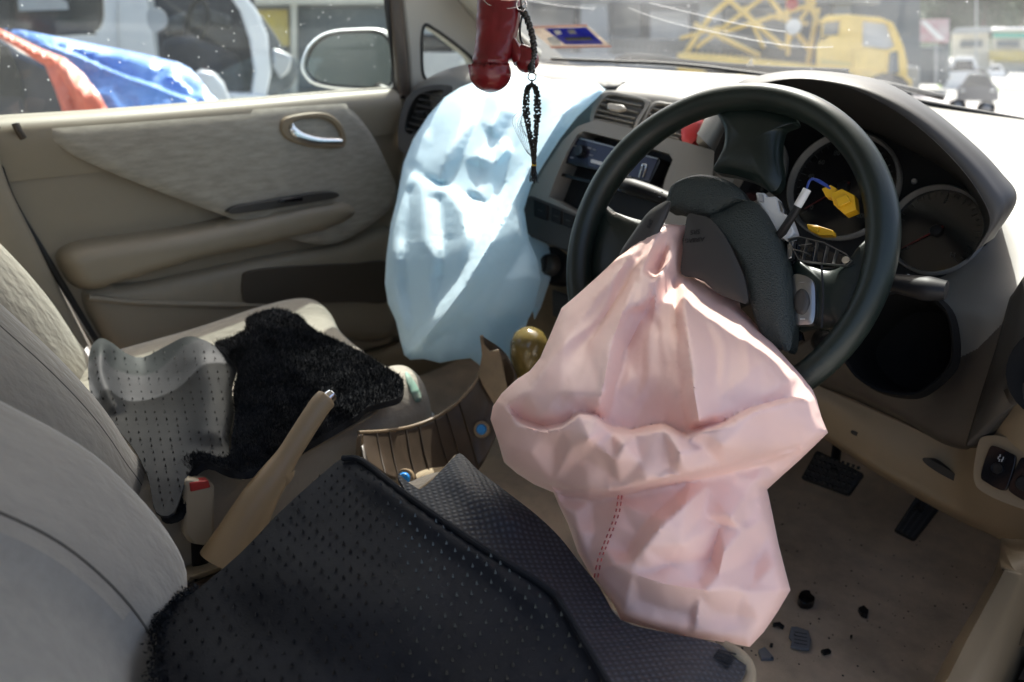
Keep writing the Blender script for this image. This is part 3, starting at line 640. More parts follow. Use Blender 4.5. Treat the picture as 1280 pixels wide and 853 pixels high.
# right hand pod with the outer vent
rows = [[A(1262, 372, .20), A(1300, 330, .17), A(1400, 330, .13)], [A(1246, 430, .165), A(1290, 410, .12), A(1400, 400, .09)], [A(1224, 500, .145), A(1262, 480, .105), A(1400, 470, .08)], [A(1206, 560, .145), A(1248, 522, .115), A(1292, 492, .10), ]]
rows = [crom(r, 3) for r in rows]; mesh('vent_pod', *patch(rows, 24, 20), 'dash_dark', dash, thick=.02)
V, F = lathe([(.001, -.01), (.035, -.012), (.045, 0), (.050, .002), (.052, -.01)], A(1326, 466, .085), (-.25, -.9, .3), 32); mesh('outer_vent', V, F, 'deep_black', dash)
# lower beige panel and its bottom edge, slot, switches
rows = [[A(960, 452, .33), A(1040, 490, .29), A(1130, 530, .262), A(1198, 560, .225), A(1222, 540, .18), A(1262, 492, .14), A(1380, 520, .12)],
        [A(960, 470, .322), A(1035, 508, .278), A(1120, 560, .248), A(1190, 592, .212), A(1226, 580, .16), A(1280, 560, .12), A(1380, 590, .10)],
        [A(960, 490, .322), A(1035, 535, .278), A(1110, 582, .248), A(1190, 622, .212), A(1226, 622, .17), A(1290, 640, .13), A(1380, 660, .11)],
        [A(960, 500, .34), A(1032, 546, .295), A(1100, 590, .262), A(1188, 640, .222), A(1235, 662, .18), A(1300, 700, .15), A(1380, 720, .13)],
        [A(960, 500, .44), A(1032, 550, .39), A(1100, 595, .35), A(1186, 645, .31), A(1240, 670, .27), A(1310, 708, .22), A(1390, 730, .2)]]
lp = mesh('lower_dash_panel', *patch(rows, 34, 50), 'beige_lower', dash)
V, F = dome([A(px, py, .2085) for px, py in crom([(1153, 574), (1160, 573), (1180, 584), (1198, 596), (1203, 603), (1196, 603), (1176, 593), (1158, 581)], 30, True)], (-.2, -.93, .3), 0, .02, 2); mesh('panel_slot', V, F, 'seal', lp)
V, F = dome([A(px, py, .262) for px, py in crom([(1065, 538), (1074, 542), (1073, 546), (1064, 542)], 16, True)], (-.2, -.93, .3), 0, .02, 2); mesh('panel_hole', V, F, 'seal', lp)
sn = np.array([-.35, -.85, .4]); sn /= np.linalg.norm(sn)
so = A(1250, 585, .118)
def SP(pts, off=0): return [atp(px, py, so+sn*off, sn) for px, py in pts]
V, F = plate(SP(crom([(1222, 556), (1232, 545), (1262, 548), (1320, 578), (1325, 640), (1290, 640), (1236, 620), (1217, 600)], 40, True), .002), sn, .02); sp = mesh('switch_surround', V, F, 'beige_lower', dash, bevel=.004)
V, F = plate(SP(crom([(1236, 562), (1244, 558), (1262, 566), (1269, 574), (1260, 606), (1252, 613), (1234, 604), (1226, 594)], 40, True), .006), sn, .012); s1 = mesh('switch_blank', V, F, 'gloss_black', sp, bevel=.002)
V, F = lathe([(.0, .001), (.005, .001), (.006, .003), (.006, -.002)], SP([(1247, 586)], .006)[0], sn, 20); mesh('dimmer_knob', V, F, 'black_plastic', s1)
for a in range(5):
    q = SP([(1252+3*math.cos(a*1.1)-1, 573+3.2*math.sin(a*1.1))], .0075)[0]; V, F = boxv(q, (.0012, .0012, .003)); mesh('switch_symbol', V, F, 'print_grey', s1, smooth=False)
V, F = plate(SP(crom([(1274, 576), (1282, 573), (1300, 582), (1296, 622), (1286, 628), (1264, 616), (1262, 606)], 40, True), .006), sn, .012); s2 = mesh('mirror_switch', V, F, 'gloss_black', sp, bevel=.002)
V, F = lathe([(.0, .004), (.006, .004), (.008, .002), (.008, -.002)], SP([(1280, 605)], .006)[0], sn, 20); mesh('switch_knob', V, F, 'black_plastic', s2)

# passenger side outer vent
vo = at(525, 150, x=-.60); vn = np.array([.42, -.86, .28]); vn /= np.linalg.norm(vn)
def VP(pts, off=0): return [atp(px, py, vo+vn*off, vn) for px, py in pts]
ov = crom([(497, 178), (499, 150), (507, 126), (520, 112), (545, 106), (566, 109), (560, 125), (545, 148), (530, 172), (515, 192), (502, 190)], 50, True)
inn = crom([(506, 160), (512, 134), (526, 117), (552, 113), (550, 124), (538, 142), (524, 162), (512, 168)], 40, True)
V, F = plate(VP(ov), vn, .07, [VP(inn)]); v1 = mesh('air_vent', V, F, 'dash_dark', dash, bevel=.004)
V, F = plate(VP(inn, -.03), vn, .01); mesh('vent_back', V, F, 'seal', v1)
for k in range(7):
    t = k/6; a = np.array([527-t*18, 117+t*44]); b = np.array([553-t*32, 116+t*44+5]); V, F = tube(VP([a, b], -.006), .0016, 6, .006, up=vn); mesh('louvre', V, F, 'dash_dark', v1)
V, F = boxv(VP([(527, 142)], 0)[0], (.02, .012, .010)); mesh('vent_tab', V, F, 'black_plastic', v1, bevel=.002)
mesh('dash_corner', *patch([[at(px, py, y=y) for px, py in r] for r, y in (([(512, 116), (540, 106), (590, 96), (640, 92)], .62), ([(506, 124), (540, 108), (580, 104), (620, 104)], .48), ([(497, 180), (520, 190), (540, 160), (560, 130)], .42))], 14, 20), 'dash_dark', dash, thick=.01)

# ---- centre vents
cn = np.array([.02, -.86, .50]); cn /= np.linalg.norm(cn); co = A(780, 150, .40)
def CP(pts, off=0): return [atp(px, py, co+cn*off, cn) for px, py in pts]
def vent(out, inn, rows_, tab):
    V, F = plate(CP(crom(out, 50, True), .008), cn, .08, [CP(crom(inn, 40, True), .008)]); v = mesh('air_vent', V, F, 'dash_plastic', dash, bevel=.0025)
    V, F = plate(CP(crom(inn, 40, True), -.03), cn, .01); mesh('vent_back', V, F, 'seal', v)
    for a, b in rows_: V, F = tube(CP([a, b], .002), .0013, 6, .006, up=cn); mesh('louvre', V, F, 'dash_plastic', v)
    if tab: V, F = plate(CP(tab, .012), cn, .01); mesh('vent_tab', V, F, 'bezel_plastic', v, bevel=.002)
vent([(737, 150), (743, 130), (757, 115), (780, 117), (808, 124), (812, 130), (800, 150), (791, 166), (770, 161), (745, 156)],
     [(742, 148), (748, 132), (760, 119), (780, 121), (806, 128), (796, 148), (789, 162), (768, 157), (748, 152)],
     [((754, 124), (803, 134)), ((750, 131), (799, 142)), ((746, 138), (795, 149)), ((744, 144), (792, 155)), ((745, 150), (789, 160))], [(760, 129), (778, 131), (783, 136), (770, 139), (758, 136)])
vent([(794, 164), (803, 150), (816, 128), (835, 128), (858, 134), (868, 160), (858, 182), (838, 180), (805, 168)],
     [(799, 162), (806, 150), (818, 132), (835, 132), (855, 138), (862, 160), (854, 177), (838, 175), (808, 165)],
     [((815, 136), (860, 148)), ((811, 143), (862, 156)), ((807, 150), (862, 165)), ((803, 157), (860, 172)), ((806, 163), (850, 175))], None)
V, F = dome(CP(crom([(853, 178), (852, 160), (860, 150), (874, 146), (878, 156), (872, 172), (862, 181)], 30, True), .012), cn, .006, .03, 4); mesh('hazard_switch', V, F, 'red_plastic', dash)
V, F = dome(CP(crom([(870, 178), (878, 155), (888, 143), (902, 141), (906, 160), (896, 172), (884, 180)], 30, True), .010), cn, .012, .03, 4); mesh('gauge_pod_side', V, F, 'dash_plastic', dash)

# ---- centre stack
bn = np.array([.0, -.955, .30]); bn /= np.linalg.norm(bn); bo = A(770, 200, .315)
def BP(pts, off=0): return [atp(px, py, bo+bn*off, bn) for px, py in pts]
bez = [(655, 292), (657, 255), (664, 238), (684, 205), (704, 175), (722, 158), (745, 150), (800, 163), (850, 176), (905, 192), (925, 210), (905, 250), (890, 330), (800, 360), (700, 300)]
hole = [(686, 246), (697, 217), (709, 190), (722, 168), (730, 164), (790, 179), (836, 192), (841, 200), (832, 222), (822, 262), (800, 292), (720, 266)]
V, F = plate(BP(dens(bez, 12)), bn, .12, [BP(dens(hole, 12))]); bz = mesh('centre_bezel', V, F, 'bezel_plastic', dash, bevel=.005)
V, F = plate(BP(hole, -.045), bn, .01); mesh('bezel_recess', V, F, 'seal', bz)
rad = mesh('radio', *plate(BP([(704, 199), (718, 170), (726, 171), (824, 197), (826, 201), (812, 229), (806, 228), (706, 204)], -.008), bn, .04), 'radio_face', dash, bevel=.0015)
V, F = plate(BP([(707, 200), (719, 172), (822, 199), (811, 226)], -.0065), bn, .002); mesh('radio_screen', V, F, 'radio_screen', rad)
V, F = lathe([(0, .012), (.009, .012), (.0105, .009), (.012, 0), (.013, -.002)], BP([(727, 190)], -.006)[0], bn, 28); mesh('volume_knob', V, F, 'gloss_black', rad)
V, F = plate(BP([(739, 199), (760, 205), (759, 209), (738, 203)], -.005), bn, .001); mesh('radio_label', V, F, 'print_white', rad)
V, F = tube(BP(crom([(799, 222), (803, 207), (806, 206), (808, 208), (804, 222)], 20), -.005), .0016, 8); mesh('radio_handle', V, F, 'chrome', rad)
V, F = plate(BP([(720, 171), (822, 198), (822, 199.4), (720, 172.6)], -.005), bn, .001); mesh('radio_trim', V, F, 'satin_metal', rad)
for x, y in ((716, 181), (713, 196), (735, 184), (741, 186), (737, 193), (789, 205), (785, 220), (779, 216)):
    V, F = plate(BP([(x, y), (x+4, y+1), (x+3.4, y+2.4), (x-.6, y+1.4)], -.005), bn, .001); mesh('radio_button', V, F, 'print_grey', rad)
text('radio_text', '3D', .006, BP([(789, 207)], -.0045)[0], RT-RT@bn*bn, UP-UP@bn*bn, 'print_grey', rad)
V, F = plate(BP([(694, 214), (806, 243), (800, 246), (692, 218)], -.012), bn, .02); mesh('pocket_lip', V, F, 'gloss_black', rad, bevel=.001)
# button strip and heater controls, in shade under the radio
V, F = plate(BP([(652, 250), (662, 244), (730, 272), (800, 298), (806, 330), (790, 345), (700, 312), (662, 296), (652, 280)], .006), bn, .05); bs = mesh('button_strip', V, F, 'dash_dark', dash, bevel=.004)
for q in ([(667, 249), (684, 256), (683, 276), (667, 270)], [(689, 258), (701, 263), (700, 281), (688, 277)], [(704, 264), (717, 269), (716, 286), (703, 282)]):
    V, F = plate(BP(q, .011), bn, .01); b_ = mesh('dash_button', V, F, 'black_plastic', bs, bevel=.0015)
    c = np.mean(q, 0); V, F = plate(BP([c+(-3, -1), c+(3, 1), c+(2, 2), c+(-3, 0)], .012), bn, .001); mesh('button_symbol', V, F, 'print_dim', b_)
mesh('console_lower', *patch([[A(650, 288, .31), A(700, 305, .30), A(800, 345, .30)], [A(652, 330, .33), A(700, 350, .33), A(800, 390, .33)], [A(655, 400, .36), A(700, 430, .36), A(800, 480, .36)], [A(640, 480, .40), A(700, 520, .40), A(800, 580, .40)]], 20, 20), 'brown_plastic', dash)
ko = A(691, 332, .30); kn = bn
V, F = lathe([(0, .003), (.028, .003), (.033, .006), (.037, 0), (.037, -.03)], ko, kn, 36); kb = mesh('heater_control', V, F, 'black_plastic', dash)
V, F = lathe([(0, .022), (.015, .022), (.019, .018), (.021, .003)], ko, kn, 28); mesh('heater_knob', V, F, 'dash_dark', kb)
V, F = boxv(ko+kn*.024, (.006, .006, .030)); mesh('knob_grip', V, F, 'black_plastic', kb, bevel=.002)
V, F = plate([A(px, py, .325) for px, py in ((690, 362), (712, 370), (708, 400), (696, 396))], kn, .01); mesh('ashtray_lid', V, F, 'dash_dark', dash, bevel=.002)

# ---- gauge hood and cluster
lip = [(893, 190), (925, 128), (955, 108), (1000, 101), (1055, 110), (1100, 129), (1143, 156), (1188, 196), (1222, 238), (1238, 278), (1218, 316)]
crest = [(872, 168), (915, 112), (948, 97), (1000, 90), (1062, 95), (1110, 107), (1162, 135), (1215, 178), (1250, 214), (1271, 248), (1243, 296)]
root = [(880, 170), (920, 125), (955, 116), (1010, 112), (1070, 120), (1125, 138), (1165, 165), (1190, 200), (1205, 240), (1210, 290), (1190, 330)]
inr = [(890, 225), (930, 175), (965, 150), (1005, 140), (1050, 145), (1090, 160), (1130, 180), (1176, 206), (1212, 240), (1230, 285), (1208, 328)]
cr2 = [np.array(c_)-np.array([22, -4])*min(1, max(0, (k_-5)/3)) for k_, c_ in enumerate(crest)]
rows = [[A(*p, .52) for p in root], [A(*p, .38) for p in cr2], [(A(*c_, .21)+A(*l_, .21)*.0) for c_, l_ in zip(crest, lip)],
        [A(*(np.array(c_)*.55+np.array(l_)*.45), .155) for c_, l_ in zip(crest, lip)], [A(*l_, .145) for l_ in lip], [A(*(np.array(l_)*.96+np.array(i_)*.04), .155) for l_, i_ in zip(lip, inr)], [A(*i_, .34) for i_ in inr], [A(*(np.array(i_)+(-4, 6)), .40) for i_ in inr]]
mesh('gauge_hood', *patch(rows, 60, 70), 'dash_dark', dash)
gn = np.array([.0, -.94, .34]); gn /= np.linalg.norm(gn); go = A(1055, 235, .33)
def GP(pts, off=0): return [atp(px, py, go+gn*off, gn) for px, py in pts]
cl = thing('instrument_cluster', go+gn*-.03, 'black instrument cluster with three ringed gauges behind the steering wheel', 'instrument cluster')
V, F = plate(GP(crom([(872, 200), (900, 175), (960, 150), (1050, 140), (1110, 160), (1190, 215), (1232, 270), (1230, 310), (1172, 348), (1100, 345), (1020, 320), (900, 280), (866, 240)], 60, True), -.02), gn, .05); mesh('cluster_face', V, F, 'black_plastic', cl)
def gauge(cx, cy, r, labels, name):
    c = GP([(cx, cy)], -.018)[0]; gx = np.array([1., 0, 0]); gy = np.cross(gn, gx); gy = np.array([0, gn[2], -gn[1]])
    V, F = lathe([(r, 0), (r*1.0, .014), (r*.965, .018), (r*.94, .012), (r*.93, -.001)], c, gn, 64); g = mesh(name, V, F, 'gauge_ring', cl)
    V, F = lathe([(0, .001), (r*.93, .001), (r*.94, -.004)], c, gn, 48); mesh('dial', V, F, 'gloss_black', g)
    for k in range(31):
        a = math.radians(225-k*9); d_ = gx*math.cos(a)+gy*math.sin(a); L = .004 if k % 3 else .008
        V, F = tube([c+gn*.002+d_*(r*.86), c+gn*.002+d_*(r*.86-L)], .0005, 4); mesh('tick', V, F, 'print_dim', g, smooth=False)
    for k, s in [q for q in enumerate(labels) if q[1]]:
        a = math.radians(225-k*270/(len(labels)-1)); d_ = gx*math.cos(a)+gy*math.sin(a); text('dial_number', s, .0095, c+gn*.002+d_*r*.66, gx, gy, 'print_dim', g)
    a = math.radians(222); d_ = gx*math.cos(a)+gy*math.sin(a)
    V, F = tube([c+gn*.005-d_*.01, c+gn*.005+d_*r*.78], [.0014, .0005], 6); mesh('needle', V, F, 'print_red', g)
    V, F = lathe([(0, .009), (.007, .008), (.009, .002)], c, gn, 20); mesh('needle_hub', V, F, 'black_plastic', g)
gauge(1055, 234, .078, [str(v) for v in range(0, 220, 20)], 'speedometer')
gauge(938, 212, .060, [str(v) for v in range(0, 9)], 'rev_counter')
gauge(1171, 289, .060, ['E', '', 'F', '', 'H'], 'fuel_gauge')
V, F = lathe([(0, .004), (.003, .004), (.004, 0)], GP([(1143, 227)], -.017)[0], gn, 12); mesh('trip_button', V, F, 'print_grey', cl)
# ------------------------------------------------------------------ steering wheel
WC = np.array([.347, .009, .883]); wt_ = math.radians(24.7); WN = np.array([0, -math.cos(wt_), math.sin(wt_)]); WX = np.array([1., 0, 0]); WY = np.array([0, math.sin(wt_), math.cos(wt_)])
def W(px, py, off=0): return atp(px, py, WC+WN*off, WN)
sw_ = thing('steering_wheel', WC-WN*.03, 'black leather steering wheel turned half round, its burst airbag cover hanging in flaps', 'steering wheel')
a = np.linspace(0, 2*np.pi, 120, endpoint=False); R0 = .186
P = WC+R0*(np.cos(a)[:, None]*WX+np.sin(a)[:, None]*WY)
grip = 1+.10*np.exp(-((np.mod(a-math.radians(150)+np.pi, 2*np.pi)-np.pi)/.35)**2)+.10*np.exp(-((np.mod(a-math.radians(20)+np.pi, 2*np.pi)-np.pi)/.35)**2)
V, F = tube(P, .0155*grip, 24, .0185*grip, closed=True, up=WN); mesh('rim', V, F, 'wheel_leather', sw_)
def slab(pts, off, th, h, name, m, par, edge=.5, sm=True, bev=0, k=8):
    P = [W(px, py, off) for px, py in (crom(pts, len(pts)*k, True) if sm else pts)]
    V, F = dome(P, WN, h, th, 6, edge); return mesh(name, V, F, m, par, bevel=bev)
slab([(893, 128), (930, 118), (975, 130), (996, 152), (979, 162), (974, 190), (977, 225), (965, 240), (945, 228), (920, 220), (893, 214), (897, 200), (905, 182), (905, 160)], -.014, .014, .013, 'spoke', 'wheel_leather', sw_, .6)
slab([(744, 254), (770, 266), (802, 276), (832, 280), (850, 300), (835, 330), (790, 356), (752, 372), (733, 360), (728, 310)], -.016, .014, .012, 'spoke', 'wheel_leather', sw_, .6)
slab([(989, 328), (1010, 330), (1040, 336), (1066, 322), (1085, 300), (1100, 350), (1085, 408), (1062, 428), (1040, 414), (1015, 410), (990, 406)], -.016, .014, .013, 'spoke', 'wheel_leather', sw_, .6)
V, F = tube([W(1027, 331, .003), W(1029, 370, .003), W(1027, 410, .003)], .0012, 6); mesh('spoke_seam', V, F, 'seal', sw_)
bp2 = slab([(990, 346), (1003, 344), (1016, 352), (1019, 372), (1017, 402), (1006, 406), (992, 403), (989, 375)], .002, .01, .003, 'switch_pad', 'satin_metal', sw_, k=4)
slab([(994, 368), (1002, 361), (1010, 367), (1012, 380), (1006, 392), (997, 392), (992, 382)], .0055, .003, .003, 'switch_button', 'dash_dark', bp2, k=4)
V, F = tube([W(1000, 399, .0065), W(1006, 399, .0065)], .0006, 4); mesh('switch_mark', V, F, 'print_white', bp2)
V, F = tube([W(999, 353, .0065), W(1005, 353, .0065)], .0006, 4); mesh('switch_mark', V, F, 'print_grey', bp2)
# hub carrier behind the cover
V, F = lathe([(.0, .0), (.05, 0), (.062, -.006), (.066, -.03), (.045, -.045), (.04, -.08)], WC-WN*.012, WN, 40); hub = mesh('hub', V, F, 'black_plastic', sw_)
V, F = plate([W(*p, -.012) for p in [(975, 290), (988, 296), (1000, 305), (1065, 322), (1066, 333), (1020, 331), (992, 330), (980, 345), (982, 420), (1000, 414), (1003, 425), (965, 440), (960, 340)]], WN, .01); mesh('hub_plate', V, F, 'gloss_black', hub)
# open switch tray, its thin ribs catch the light
tray = [(986, 300), (1000, 297), (1030, 304), (1058, 318), (1066, 328), (1060, 333), (1028, 330), (1000, 326)]
for p, q in list(zip(tray, tray[1:]+tray[:1]))+[((1010, 299), (1004, 326)), ((1022, 304), (1018, 329)), ((1035, 308), (1030, 330)), ((1047, 313), (1041, 332)), ((992, 312), (1012, 318)), ((1000, 308), (1016, 306))]:
    V, F = tube([W(*p, .002), W(*q, .002)], .0006, 6, .005, up=WN); mesh('tray_rib', V, F, 'satin_metal', hub)
V, F = lathe([(0, .003), (.004, .003), (.0045, 0)], W(1058, 326, .002), WN, 16); mesh('screw', V, F, 'chrome', hub)
V, F = lathe([(0, .004), (.007, .004), (.008, 0), (.008, -.01)], W(989, 402, -.004), WN, 20); mesh('bolt', V, F, 'satin_metal', hub)
V, F = plate([W(*p, .0) for p in [(982, 383), (991, 383), (992, 388), (982, 388)]], WN, .006); mesh('contact_strip', V, F, 'green_stain', hub)
for q in ([(978, 370), (990, 368), (990, 382), (979, 384)], [(973, 250), (980, 262), (978, 300), (968, 296), (965, 262)], [(984, 305), (992, 300), (990, 322), (984, 325)]):
    V, F = plate([W(*p, .0) for p in q], WN, .01); mesh('bracket', V, F, 'satin_metal', hub, bevel=.001)
# cover
cov = slab([(834, 262), (835, 243), (843, 229), (868, 219), (896, 221), (920, 232), (933, 250), (928, 252), (905, 262), (887, 272), (862, 270), (845, 264)], .010, .02, .012, 'cover', 'cover_text', sw_, .45)
slab([(887, 273), (906, 263), (930, 251), (948, 256), (966, 282), (980, 320), (988, 362), (991, 405), (987, 438), (972, 434), (955, 424), (944, 400), (936, 370), (926, 335), (908, 300)], .012, .022, .013, 'cover', 'cover_text', sw_, .45)
fl = slab([(860, 268), (872, 269), (888, 274), (906, 296), (921, 326), (931, 352), (934, 378), (920, 376), (896, 366), (880, 352), (868, 346), (852, 343), (852, 322), (856, 290)], .030, .004, .004, 'cover_flap', 'cover_smooth', sw_, .5, k=4)
f2 = slab([(836, 251), (834, 265), (824, 287), (813, 313), (804, 317), (795, 311), (784, 316), (774, 324), (776, 314), (792, 290), (808, 268), (820, 258)], .046, .004, .004, 'cover_flap', 'cover_smooth', sw_, .5, k=4)
tx = RT-RT@WN*WN; ty = UP-UP@WN*WN
def rotv(d): c_, s_ = math.cos(d), math.sin(d); return c_*tx+s_*ty, -s_*tx+c_*ty
e1, e2 = rotv(math.radians(175)); text('cover_text', 'AIRBAG', .007, W(868, 300, .0345), e1, e2, 'black_plastic', fl); text('cover_text', 'SRS', .008, W(869, 290, .0345), e1, e2, 'black_plastic', fl)
e1, e2 = rotv(math.radians(240)); text('cover_text', 'SRS', .007, W(812, 280, .0505), e1, e2, 'black_plastic', f2)
# loose wiring
V, F = plate([W(*p, .004) for p in [(944, 240), (956, 241), (957, 246), (970, 245), (974, 264), (986, 270), (993, 290), (984, 302), (968, 290), (958, 268), (946, 252)]], WN, .02); mesh('wiring_clip', V, F, 'white_plastic', sw_, bevel=.002)
V, F = plate([W(*p, .010) for p in [(948, 243), (953, 243), (954, 252), (949, 252)]], WN, .004); mesh('clip_slot', V, F, 'print_grey', sw_)
V, F = tube([W(*p, o) for p, o in (((968, 300), .0), ((978, 290), .012), ((992, 268), .02), ((1003, 248), .024))], [.004, .005, .0045, .004], 12); wr = mesh('wire_sleeve', V, F, 'black_plastic', sw_)
V, F = tube([W(*p, o) for p, o in (((997, 258), .0225), ((1004, 246), .0245), ((1009, 237), .025))], .0046, 12); mesh('wire_tape', V, F, 'white_plastic', wr)
for k in range(3):
    V, F = tube(crom([W(1008, 237, .025), W(1012+k, 226-k, .026), W(1022, 225+k, .026), W(1034+2*k, 232+2*k, .024)], 20), .0011, 6); mesh('wire', V, F, 'blue_wire', wr)
# yellow connectors
def conn(name, parts, off):
    mb = MB()
    for q, o, th in parts: mb.add(*plate([W(*p, off+o) for p in q], WN, th))
    return mesh(name, mb.v, mb.f, 'yellow_plastic', sw_, bevel=.0008)
conn('connector', [([(1027, 236), (1038, 231), (1046, 236), (1040, 248), (1032, 246)], .0, .012), ([(1038, 242), (1052, 236), (1068, 244), (1070, 262), (1056, 268), (1042, 256)], .003, .016), ([(1044, 248), (1058, 243), (1063, 252), (1048, 259)], .007, .004)], .0)
conn('connector', [([(1008, 280), (1022, 282), (1041, 288), (1042, 294), (1024, 294), (1010, 287)], 0, .012), ([(1014, 282), (1024, 284), (1022, 290), (1014, 287)], .003, .004)], -.02)
# column shroud, ignition, stalks
col = thing('steering_column', WC-WN*.14, 'dark steering column shroud with two stalks behind the wheel', 'steering column')
V, F = lathe([(.03, -.045), (.055, -.05), (.064, -.07), (.068, -.16), (.06, -.24)], WC, WN, 36); V = WC+(V-WC)*1.0; V[:, 2] -= .02*(np.abs((V-WC)@WN)/.2); mesh('shroud', V, F, 'brown_inner', col)
ic = W(1036, 432, -.06); V, F = lathe([(0, .004), (.009, .006), (.013, .004), (.015, 0), (.016, -.02)], ic, (.5, -.8, .1), 24); ig = mesh('ignition_lock', V, F, 'black_plastic', col)
V, F = lathe([(0, .002), (.005, .002), (.005, 0)], ic+np.array([.5, -.8, .1])*.006, (.5, -.8, .1), 16); mesh('key_slot', V, F, 'satin_metal', ig)
def stalk(P, r, lab, marks):
    V, F = tube(crom(P, 20), np.interp(np.linspace(0, 1, 20), np.linspace(0, 1, len(r)), r), 20, np.interp(np.linspace(0, 1, 20), np.linspace(0, 1, len(r)), r)*.8); s = mesh('stalk', V, F, 'black_plastic', col)
    for k, (px, py, dd) in enumerate(marks):
        V, F = tube([at(px, py, d=dd), at(px+3, py+.6, d=dd)], .0005, 4); mesh('stalk_mark', V, F, 'print_grey', s)
    return s
dl = lambda px, py, off: W(px, py, off)
stalk([dl(862, 262, -.045), dl(835, 250, -.045), dl(812, 241, -.045), dl(790, 234, -.045), dl(779, 231, -.045)], [.010, .012, .013, .0135, .011], '', [(818, 240, 1.005), (823, 246, 1.0), (826, 240, 1.0)])
stalk([dl(1060, 350, -.05), dl(1100, 351, -.05), dl(1130, 356, -.048), (dl(1160, 361, -.045)), dl(1183, 363, -.045)], [.010, .010, .0135, .0165, .012], '', [(1128, 346, .93), (1133, 352, .93), (1134, 343, .93), (1128, 356, .93)])

# ------------------------------------------------------------------ seats
CUSH = []
def seat(name, cx, y0, yb, zb, hw, rec, label, TP, yaw=0, asym=0, ref=.207, zt=.565, yf=1.35, r0=18, rk=100, rm=32):
    s = thing(name, (cx, y0-.28, .30), label, 'car seat')
    # cushion: cross sections from back to front
    rows = []
    for y, zz, wd, hh in ((y0-.56, .0, .96, .13), (y0-.50, -.005, 1, .14), (y0-.3, .0, 1.0, .15), (y0-.14, .012, 1.0, .16), (y0-.05, .008, .98, .155), (y0-.012, -.02, .93, .12), (y0, -.055, .86, .07)):
        prof = [(-1, -hh-.02), (-1.03, -.07), (-1.0, -.015), (-.9, .022), (-.74, .026), (-.6, .006), (-.3, -.004), (0, -.006), (.3, -.004), (.6, .006), (.74, .026), (.9, .022), (1.0, -.015), (1.03, -.07), (1, -hh-.02)]
        sc = .45 if zz < -.03 else 1
        rows.append([(cx+u*hw*wd, y-u*hw*wd*math.tan(yaw*yf), zt+zz+v*(sc if v > 0 else 1)) for u, v in prof])
    V, F = patch(rows, 44, 90); n0 = 90
    F += [list(range((44-1)*n0, 44*n0))]; mesh('cushion', V, F, 'seat_velour', s); CUSH.append(Surf(V, F))
    V, F = boxv((cx, y0-.3, .34), (hw*1.6, .38, .14)); mesh('seat_base', V, F, 'black_plastic', s, bevel=.01)
    # backrest: closed sections up the back
    up = np.array([0, -math.sin(rec), math.cos(rec)]); fo = np.array([0, math.cos(rec), math.sin(rec)]); secs = []
    SEC = TP+((.13, 1.03, 1), (.24, 1.03, 1), (.38, .98, 1), (.52, .86, .8), (.58, .72, .5), (.60, .5, .1))
    def spine(h):
        c_ = np.array([cx, yb, zb]); n_ = 24; a_ = math.radians(r0)
        for k_ in range(n_):
            a_ = math.radians(min(rm, r0+rk*max(0, h*(k_+.5)/n_))); c_ = c_+np.array([0, -math.sin(a_), math.cos(a_)])*h/n_
        a_ = math.radians(min(rm, r0+rk*max(0, h))); return c_, np.array([0, math.cos(a_), math.sin(a_)])
    def spot(h, u, v, wd, f_):
        c_, fo = spine(h); return c_+WX*u*hw*wd+fo*(v*f_*(1-asym*u if (u > 0 or asym < .3) else 1) if v > 0 else v)+np.array([0, (ref-u*hw*wd)*math.tan(yaw), 0])
    for h, wd, f_ in SEC:
        c = np.array([cx, yb, zb])+up*h
        pr = [(0, .018), (.28, .020), (.52, .030), (.64, .075), (.78, .105), (.93, .085), (1.02, .03), (1.02, -.03), (.94, -.07), (.5, -.09), (0, -.095)]
        pr = pr+[(-u, v) for u, v in pr[-2:0:-1]]
        secs.append(crom([spot(h, u, v, wd, f_) for u, v in pr], 120, True))
    S = np.stack([crom(np.array([q[j] for q in secs]), 60) for j in range(120)], 1); V = S.reshape(-1, 3); F = gridf(60, 120, False, True)+[list(range(120)), list(range(59*120, 60*120))]
    # two tones: centre panel and bolsters
    b = mesh('backrest', V, F, ['seat_velour', 'seat_centre'], s)
    for p in b.data.polygons:
        c = p.center; 
        vv = (np.array(c)+ORG[b]-np.array([cx, yb, zb]))
        if abs(vv[0]) < hw*.585 and (vv-(spine(max(0, vv[2]*1.08))[0]-np.array([cx, yb, zb])))[1]-(ref-vv[0])*math.tan(yaw) > -.03: p.material_index = 1
    for sg in (1, -1):
        for u_, v_ in ((.59, .0525), (.90, .0915)):
            V, F = tube(crom([spot(h, sg*u_, v_, wd, f_) for h, wd, f_ in SEC[:-2]], 50), .0012, 8); mesh('seam', V, F, 'seam_dark', s)
    return s
ps = seat('car_seat', -.345, .045, -.582, .598, .252, math.radians(30), 'grey velour passenger seat with torn front edge, under a folded spiked mat', ((-.12, .90, .6), (-.06, .99, 1), (.0, 1.02, 1), (.06, 1.03, 1)), math.radians(10), .15)
ds = seat('car_seat', .350, -.215, -.658, .592, .240, math.radians(38), 'grey velour driver seat in the foreground, under two large black floor mats', ((-.06, .84, .1), (-.02, .93, .55), (.03, 1.0, .95)), math.radians(12), .35, -.207, .568, .8, 12, 170, 42)
decal(CUSH[0], crom([(452, 414), (466, 420), (482, 434), (498, 452), (506, 464), (498, 460), (482, 446), (466, 432)], 24, True), 'sticker_white', 'stain', ps, .0012, 8)
decal(CUSH[0], crom([(506, 466), (512, 470), (522, 486), (526, 500), (518, 502), (509, 482)], 24, True), 'green_stain', 'stain', ps, .0012, 8)
